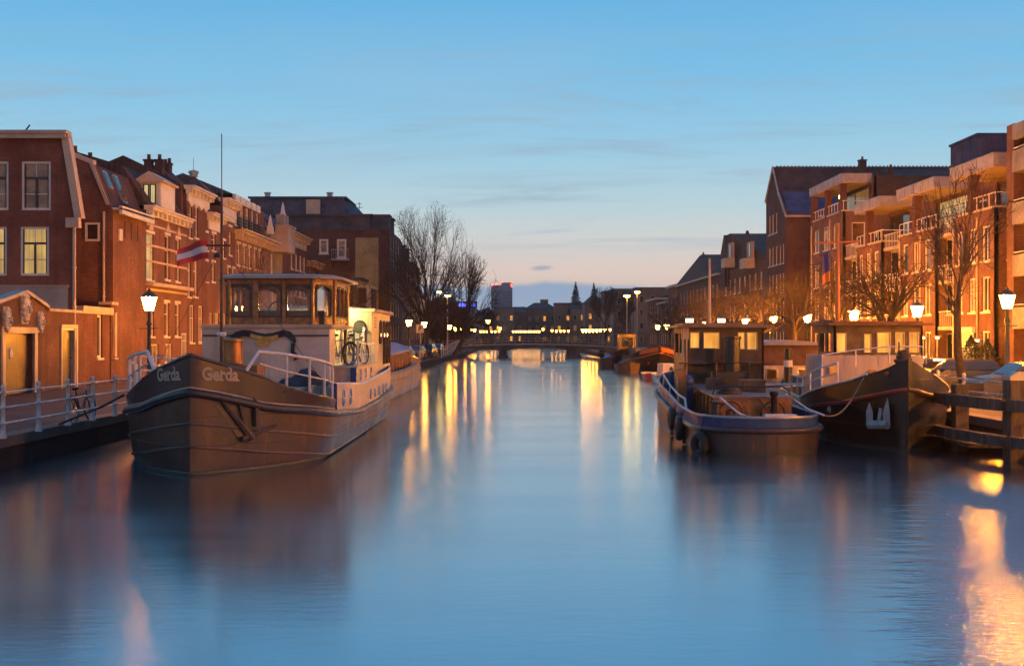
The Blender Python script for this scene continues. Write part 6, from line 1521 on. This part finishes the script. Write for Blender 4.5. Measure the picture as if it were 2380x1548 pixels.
rf=random.Random(9)
def far_house(x0,x1,ytop,d,roofs,label,mat='far_wall',dep=12,roof='far_roof'):
    a,b_=P(x0,ytop,d),P(x1,ytop,d); zt=a.z; t=thing('far_house',label,'house',((a.x+b_.x)/2,d+dep/2,QZ),'far houses beyond the bridge')
    e=zt-(1.8 if roofs else .2)
    q=MB(); q.box(a.x,b_.x,d,d+dep,QZ-.1,e); q.build('wall',mat,t)
    q=MB()
    if roofs=='hip': i_=min(2.5,(b_.x-a.x)*.3); q.add([(a.x-.2,d-.2,e+.01),(b_.x+.2,d-.2,e+.01),(b_.x+.2,d+dep,e+.01),(a.x-.2,d+dep,e+.01),(a.x+i_,d+dep*.4,zt),(b_.x-i_,d+dep*.4,zt),(b_.x-i_,d+dep*.6,zt),(a.x+i_,d+dep*.6,zt)],[(0,1,5,4),(1,2,6,5),(2,3,7,6),(3,0,4,7),(4,5,6,7),(3,2,1,0)])
    elif roofs=='ridge': q.prism([(d-.2,e+.01),(d+dep*.5,zt),(d+dep,e+.01)],'x',a.x-.1,b_.x+.1)
    else: q.box(a.x-.2,b_.x+.2,d-.2,d+dep,e+.01,zt)
    q.build('roof',roof,t)
    n=max(1,int((b_.x-a.x)/1.9))
    for i in range(n):
        for z in [1.6+3*j for j in range(max(1,int((e-QZ-1)/3)))]:
            x=a.x+(b_.x-a.x)*(i+.5)/n; q=MB(); q.box(x-.42,x+.42,d-.06,d-.01,z,z+1.5); o=q.build('window','cream',t)
            q=MB(); q.box(x-.34,x+.34,d-.08,d-.061,z+.08,z+1.42); q.build('pane',rf.choice(['glass_dark','glass_dark','lit_window_dim','orange_glow_pane','glass_warm']),o)
    return t
far_house(1060,1118,712,345,'hip','dark far house at the left end of the skyline behind the twiggy trees')
far_house(1112,1150,716,360,'hip','far house with sloping left roof below the grey tower')
far_house(1150,1196,714,352,None,'flat topped far house directly right below the grey tower','far_wall_brown')
far_house(1194,1222,712,356,'ridge','narrow far house with a ridge roof right of the tower','far_wall')
far_house(1222,1292,703,362,'hip','far house with a broad hipped roof carrying a small glazed box')
q=MB(); a=P(1256,696,368); b_=P(1274,705,368); q.box(a.x,b_.x,368,371,b_.z,a.z); t_=q.build('roof_box','glass_dark',None,loc=(a.x,368,b_.z)); tag(t_,'small glazed box on top of the broad hipped far roof','roof lantern')
far_house(1290,1330,704,350,None,'flat roofed far house just left of the taller conifer','far_wall_brown')
far_house(1328,1362,702,340,'ridge','far house with ridge roof in front of the taller conifer')
far_house(1360,1408,688,318,'hip','taller dark far house in front of the right conifer')
far_house(1404,1428,676,300,None,'stepped dark far building left of the bare round tree top')
far_house(1426,1480,671,285,None,'broad dark far building behind the right tall yellow lamps','far_wall')
far_house(1478,1556,668,270,None,'broad dark building at the right end of the skyline beside the canal houses','far_wall_brown')
for k,(y0,y1,zt) in enumerate(((170.5,192,9.5),(192,214,8.5),(214,245,9.0),(245,300,8.0))):
    t=thing('far_house',f'dim brick house along the far left bank, {ORD[k]} beyond the apartment block','house',(-20,(y0+y1)/2,QZ),'far houses of the left bank')
    pl=Pl((-13.6,0),(0,1),(1,0)); q=MB(); q.box(-28,-13.6,y0,y1,QZ,zt); q.build('wall',['far_wall','far_wall_brown'][k%2],t); q=MB(); q.prism([(-13.4,zt+.01),(-20,zt+2.5),(-28,zt+.01)],'y',y0,y1-.1); q.build('roof','far_roof',t)
    for y in [y0+1.5+j*3.2 for j in range(int((y1-y0-2)/3.2))]:
        for z in (1.8,4.6,7.0)[:2 if zt<9 else 3]: window(t,pl,y,y+1.2,z,z+1.6,pane=rf.choice(['glass_warm','lit_window_dim','glass_dark']),bars='vert',rec=-.07,sill=False)
q=MB(); a=P(1066,710,176)
for k,(w_,h_) in enumerate(((.28,.45),(.3,.5),(.18,.4),(.34,.5),(.2,.42),(.3,.5))): q.box(a.x+k*.42,a.x+k*.42+w_,176,176.1,a.z-.15,a.z-.15+h_)
s_=thing('neon_sign','small glowing blue sign among the twiggy trees on the far left bank','sign',(a.x+1,176.2,a.z)); q.build('letters','blue_sign',s_); q=MB(); q.box(a.x-.2,a.x+2.7,176.15,176.25,a.z-.4,a.z+.6); q.tube([(a.x+1.2,176.3,QZ),(a.x+1.2,176.3,a.z)],.08,6); q.build('backing','black_paint',s_)

# ------------------------------------------------------------------ bridge
t=thing('bridge','low flat arched bridge across the canal on two piers, lamps shining behind it','bridge',(3.3,176,0))
def arcz(x,z0,z1,x0=-9.5,x1=14.5): f=(x-x0)/(x1-x0)*2-1; return 1.5+.38*(1-f*f)
XS=[-9.5+i for i in range(25)]
q=MB()
for a,b_ in zip(XS,XS[1:]):
    za,zb_=arcz(a,1.35,2.05),arcz(b_,1.35,2.05); q.hexa([(a,173,za-.28),(b_,173,zb_-.28),(b_,181,zb_-.28),(a,181,za-.28),(a,173,za),(b_,173,zb_),(b_,181,zb_),(a,181,za)])
q.build('deck','bridge_steel',t)
q=MB()
for a,b_ in zip(XS,XS[1:]):
    for y in (172.7,181.01):
        def sof(x):
            for x0,x1,zc in ((-8,-1.9,1.15),(-.7,8.2,1.42),(9.8,13.4,1.12)):
                if x0<=x<=x1: f=(x-x0)/(x1-x0)*2-1; return 1.0+(zc-1.0)*(1-f*f)
            return .95
        za,zb_=arcz(a,1.35,2.05)-.1,arcz(b_,1.35,2.05)-.1; q.hexa([(a,y,sof(a)),(b_,y,sof(b_)),(b_,y+.28,sof(b_)),(a,y+.28,sof(a)),(a,y,za),(b_,y,zb_),(b_,y+.28,zb_),(a,y+.28,za)])
q.build('girder','bridge_stone',t)
for x0,x1 in ((-1.9,-.7),(8.2,9.8)):
    q=MB(); q.box(x0,x1,172.5,181.5,-1,1.25); q.box(x0-.15,x1+.15,172.3,181.7,-1,.25); q.build('pier','bridge_stone',t)
for x0,x1 in ((-12,-7.6),(13.2,16)):
    q=MB(); q.box(x0,x1,171.6,182,-1,1.28); q.build('abutment','bridge_stone',t)
for y in (172.8,181.2):
    q=MB(); pts=[(x,y,arcz(x,1.35,2.05)+.85) for x in XS]; q.tube(pts,.05,5); q.tube([(x,y_,z-.42) for x,y_,z in pts],.03,4)
    for i,(x,y_,z) in enumerate(pts): q.tube([(x,y_,z-.85),(x,y_,z)],.04,4)
    q.build('railing','bridge_steel',t)
# ------------------------------------------------------------------ railings on the quays
def railing(label,posts,hgt=1.12,rails_=(.33,.68,1.02),group='white iron railings on the quays'):
    c=Vector(posts[len(posts)//2]); t=thing('railing',label,'railing',tuple(c),group)
    for p in posts:
        q=MB(); q.lathe([(.085,0),(.085,.05),(.06,.1),(.05,.3),(.07,.33),(.05,.36),(.045,.68),(.065,.7),(.045,.73),(.045,1.0),(.07,1.02),(.07,1.06),(.03,1.08),(.055,1.12),(.05,1.17),(.01,1.2)],p,10); q.build('post','fence_paint',t,50)
    for h in rails_:
        q=MB(); q.tube([Vector(p)+Vector((0,0,h)) for p in posts],.024,6); q.build('rail','fence_paint',t,60)
ps=[(-11.28,y,QZ+.04) for y in (22.5,24.6,26.7,28.7,30.6,32.4,34.2,36.0)]
railing('white iron railing with knobbed posts along the left quay in front of the garage',ps)
ps=[(-11.28,y,QZ+.04) for y in range(38,60,2)]
railing('white iron railing continuing on the left quay behind the houseboat',ps)
railing('white iron railing along the right quay beside the parked cars',[(13.2,y,QZ+.04) for y in (26.5,29.4,32.3,35.2)]+[(13.5,38.2,QZ+.04),(13.8,41.2,QZ+.04),(14.1,44.4,QZ+.04),(14.5,48,QZ+.04)])
railing('dark sloping railing on the left bank leading up to the bridge',[(-7.5,y,QZ+.04+(y-128)*.012) for y in range(128,172,4)])
bicycle('bicycle','dark bicycle parked against the railing on the left quay by the houseboat bow',(-11.62,32.6,QZ+.002),R(84),R(-6))
tag(MB().tube([(-11.35,30.2,.80),(-10.7,29.6,1.02),(-9.9,29.0,1.3),(-9.15,28.4,1.62)],.03,6).build('mooring_rope','rope_dark',None,60,loc=(-10.5,29.4,1.2)),'dark taut mooring rope from the left quay up to the houseboat bow','rope')
tag(MB().torus((-11.62+.06,28.5,.42),.12,.025,(1,0,.2),16,6).box(-11.59,-11.5,28.44,28.56,.5,.6).build('mooring_ring','anchor_pale',None,60,loc=(-11.55,28.5,.42)),'pale iron mooring ring hanging on the dark left quay wall','mooring ring')
# timber fender at the right
t=thing('timber_fender','weathered timber fender of thick piles and crossbeams in the water at the right edge','fender',(12.1,29.5,0))
for x,y,w_,zt in ((12.15,29,.24,1.95),(11.75,31.6,.17,1.75),(11.9,34.2,.17,1.7),(12.6,26,.24,1.95)):
    q=MB(); q.box(x-w_,x+w_,y-w_,y+w_,-1,zt); q.build('pile','wood_grey',t)
    if w_>.2: q=MB(); q.box(x-w_-.03,x+w_+.03,y-w_-.03,y+w_+.03,zt,zt+.1); q.prism([(x-w_,zt+.1),(x+w_,zt+.1),(x+w_*.3,zt+.2),(x-w_*.3,zt+.2)],'y',y-w_,y+w_); q.build('pile_cap','zinc',t)
for z0,z1 in ((1.22,1.5),(.36,.62)):
    q=MB()
    for a,b_ in (((12.75,25.0),(12.2,28.75)),((12.1,28.8),(11.7,31.4)),((11.72,31.45),(11.88,34.0))):
        d=(Vector(b_)-Vector(a)).normalized(); n=Vector((-d.y,d.x))*.13; A,B=Vector(a)-Vector((.3,0)),Vector(b_)-Vector((.3,0))
        q.hexa([(*(A-n),z0),(*(B-n),z0),(*(B+n),z0),(*(A+n),z0),(*(A-n),z1),(*(B-n),z1),(*(B+n),z1),(*(A+n),z1)])
    q.build('crossbeam','wood_grey',t)
q=MB(); q.box(11.5,12.9,30.3,35.0,.20,.30); q.build('walkway','wood_grey',t)
# ------------------------------------------------------------------ cars
def make_car(name,label,loc,rz,paint,group):
    t=thing(name,label,'car',loc,group,rz); l0=Vector(loc)
    prof=[(-2.1,.35),(-2.12,.75),(-1.95,.92),(-1.15,1.0),(-.55,1.42),(.55,1.46),(1.25,1.42),(1.85,1.02),(2.08,.95),(2.12,.4),(1.9,.28),(-1.9,.28)]
    ws=[.80,.82,.80,.80,.62,.60,.60,.74,.78,.80,.78,.78]
    q=MB(); n=len(prof)
    V=[(l0.x+x,l0.y-w_,l0.z+z) for (x,z),w_ in zip(prof,ws)]+[(l0.x+x,l0.y+w_,l0.z+z) for (x,z),w_ in zip(prof,ws)]
    q.add(V,[tuple(range(n))[::-1],tuple(range(n,2*n))]+[(i,(i+1)%n,n+(i+1)%n,n+i) for i in range(n)]); b_=q.build('body',paint,t,40)
    q=MB()
    for sd in (-1,1):
        f=lambda z:.80-(z-1.0)/.42*.18
        for (xa,xb,xc,xd) in ((-.98,.02,.02,-.50),(.1,1.55,1.16,.1)):
            q.quad((l0.x+xa,l0.y+sd*(f(1.04)+.012),l0.z+1.04),(l0.x+xb,l0.y+sd*(f(1.04)+.012),l0.z+1.04),(l0.x+xc,l0.y+sd*(f(1.38)+.014),l0.z+1.38),(l0.x+xd,l0.y+sd*(f(1.38)+.014),l0.z+1.38))
    q.quad((l0.x-1.09,l0.y-.70,l0.z+1.06),(l0.x-1.09,l0.y+.70,l0.z+1.06),(l0.x-.63,l0.y+.58,l0.z+1.39),(l0.x-.63,l0.y-.58,l0.z+1.39)); q.quad((l0.x+1.80,l0.y-.66,l0.z+1.09),(l0.x+1.80,l0.y+.66,l0.z+1.09),(l0.x+1.36,l0.y+.56,l0.z+1.37),(l0.x+1.36,l0.y-.56,l0.z+1.37))
    q.build('window','glass_dark',t)
    for x in (-1.3,1.3):
        for sd in (-1,1):
            q=MB(); q.torus((l0.x+x,l0.y+sd*.74,l0.z+.32),.23,.09,(0,1,0),18,8); w_=q.build('wheel','rubber',t,60)
            q=MB(); q.lathe([(.17,-.04),(.2,.04)],(0,0,0),12); q.xform(Matrix.Translation((l0.x+x,l0.y+sd*.76,l0.z+.32))@Matrix.Rotation(R(90),4,'X')); q.build('rim','chrome',w_)
    for sd in (-1,1):
        q=MB(); q.sphere((l0.x-2.06,l0.y+sd*.6,l0.z+.74),.11,8,5,(.5,1.3,.8)); q.build('headlight','chrome',t,60)
        q=MB(); q.box(l0.x+2.04,l0.x+2.11,l0.y+sd*.62-.1,l0.y+sd*.62+.1,l0.z+.72,l0.z+.9); q.build('tail_light','car_red',t)
        q=MB(); q.sphere((l0.x-.75,l0.y+sd*.92,l0.z+1.06),.08,8,5,(.6,1.2,.8)); q.build('mirror',paint,t,60)
    return t
CG='cars parked along the quays'
make_car('parked_car','dark car parked side on behind the right railing, under the leaning bare tree',(16.9,46,QZ),0,'car_dark',CG)
make_car('parked_car','dark car at the right edge partly cut off, beside the nearest street lantern',(17.6,40.6,QZ),R(3),'car_dark',CG)
cars=[(16.6,49.2,R(2),'car_grey','grey car parked just behind the dark one by the leaning bare tree'),(16.6,58,R(-2),'car_dark','dark car hidden mostly behind the black barge bow'),(16.6,61.5,0,'car_red','dark red car behind the black barge wheelhouse'),(16.7,67.5,0,'car_grey','grey car behind the white cabin boat'),(16.7,81.5,R(2),'car_white','white car behind the tug wheelhouse'),(16.7,90,0,'car_dark','dark car on the right quay left behind the tug'),(16.7,103,0,'car_grey','grey car behind the orange bowed barge'),
      (-10.4,99,R(80),'car_dark','dark car on the left bank just right of the blue canvas barge'),(-9.9,107,R(80),'car_white','pale car on the left bank under the pair of lanterns'),(-9.4,116,R(82),'car_grey','grey car third along the left bank before the bridge'),(-8.9,126,R(84),'car_dark','dark car fourth along the left bank before the bridge'),(-8.9,140,R(86),'car_dark','dark car farthest along the left bank by the sloping railing')]
for x,y,rz,pt_,lb in cars: make_car('parked_car',lb,(x,y,QZ),rz,pt_,CG)
# small street pieces on the right
t=thing('road_sign','small pale traffic sign on a post at the left bank beside the two lanterns','sign',(-8.4,110,QZ)); q=MB(); q.tube([(-8.4,110,QZ),(-8.4,110,4.0)],.035,6); q.build('post','zinc',t); q=MB(); q.box(-8.75,-8.05,109.93,109.96,3.3,4.1); q.build('plate','cream',t); q=MB(); q.prism([(-8.6,3.45),(-8.2,3.8),(-8.45,4.0)],'y',109.92,109.929); q.build('arrow','wood_dark',t)
for k,(x,y,h) in enumerate(((26.3,69,2.2),(26.3,66.6,2.0))):
    t=thing('shrub',['narrow dark shrub against the orange wall beside the green shutter','second dark shrub nearer the right edge by the apartment wall'][k],'shrub',(x,y,QZ),'shrubs by the apartment wall'); rg=random.Random(80+k); q=MB()
    for i in range(700):
        z=rg.random(); r_=.65*math.sin(math.pi*min(1,z*.9+.12))*rg.uniform(.4,1.05); th=rg.uniform(0,6.283); c=Vector((x+r_*math.cos(th),y+r_*math.sin(th),QZ+.15+z*h)); a=Vector((rg.uniform(-1,1),rg.uniform(-1,1),rg.uniform(-1,1))).normalized()*.09; b_=a.orthogonal().normalized()*.06; q.add([c-a,c+b_,c+a,c-b_],[(0,1,2,3)])
    q.build('foliage','hedge',t); q=MB(); q.tube([(x,y,QZ),(x,y,QZ+h*.7)],.05,6); q.build('stem','bark',t)
for k,(x,y,z) in enumerate(((27,76,2.9),(27,78.6,2.9),(27,69.5,2.75),(27,86,2.9))):
    t=thing('porch_lamp',f'small glowing porch lamp on the orange apartment front, {ORD[k]} of four','wall lamp',(x-.15,y,z)); q=MB(); q.box(x-.24,x-.1,y-.14,y+.14,z-.05,z+.06); q.build('bulb','porch_lamp',t); q=MB(); q.box(x-.3,x,y-.3,y+.3,z+.07,z+.16); q.tube([(x-.1,y+.2,QZ+.12),(x-.1,y+.2,z+.07)],.05,6); q.build('hood','cream',t)
# ------------------------------------------------------------------ evening air
hz = bpy.data.materials.new('haze'); hz.use_nodes = True; MATS['haze'] = hz
ht = NT(hz.node_tree); ht.t.nodes.clear(); ho = ht.n('ShaderNodeOutputMaterial'); pv = ht.n('ShaderNodeVolumePrincipled')
pv.inputs['Color'].default_value = (.80, .78, .80, 1); pv.inputs['Density'].default_value = .0002; pv.inputs['Anisotropy'].default_value = .8
ht.l(pv.outputs[0], ho.inputs['Volume'])
q = MB(); q.box(-540, 540, -120, 980, -3, 46); o = q.build('haze', 'haze'); o['kind'] = 'stuff'
SC.cycles.volume_bounces = 0
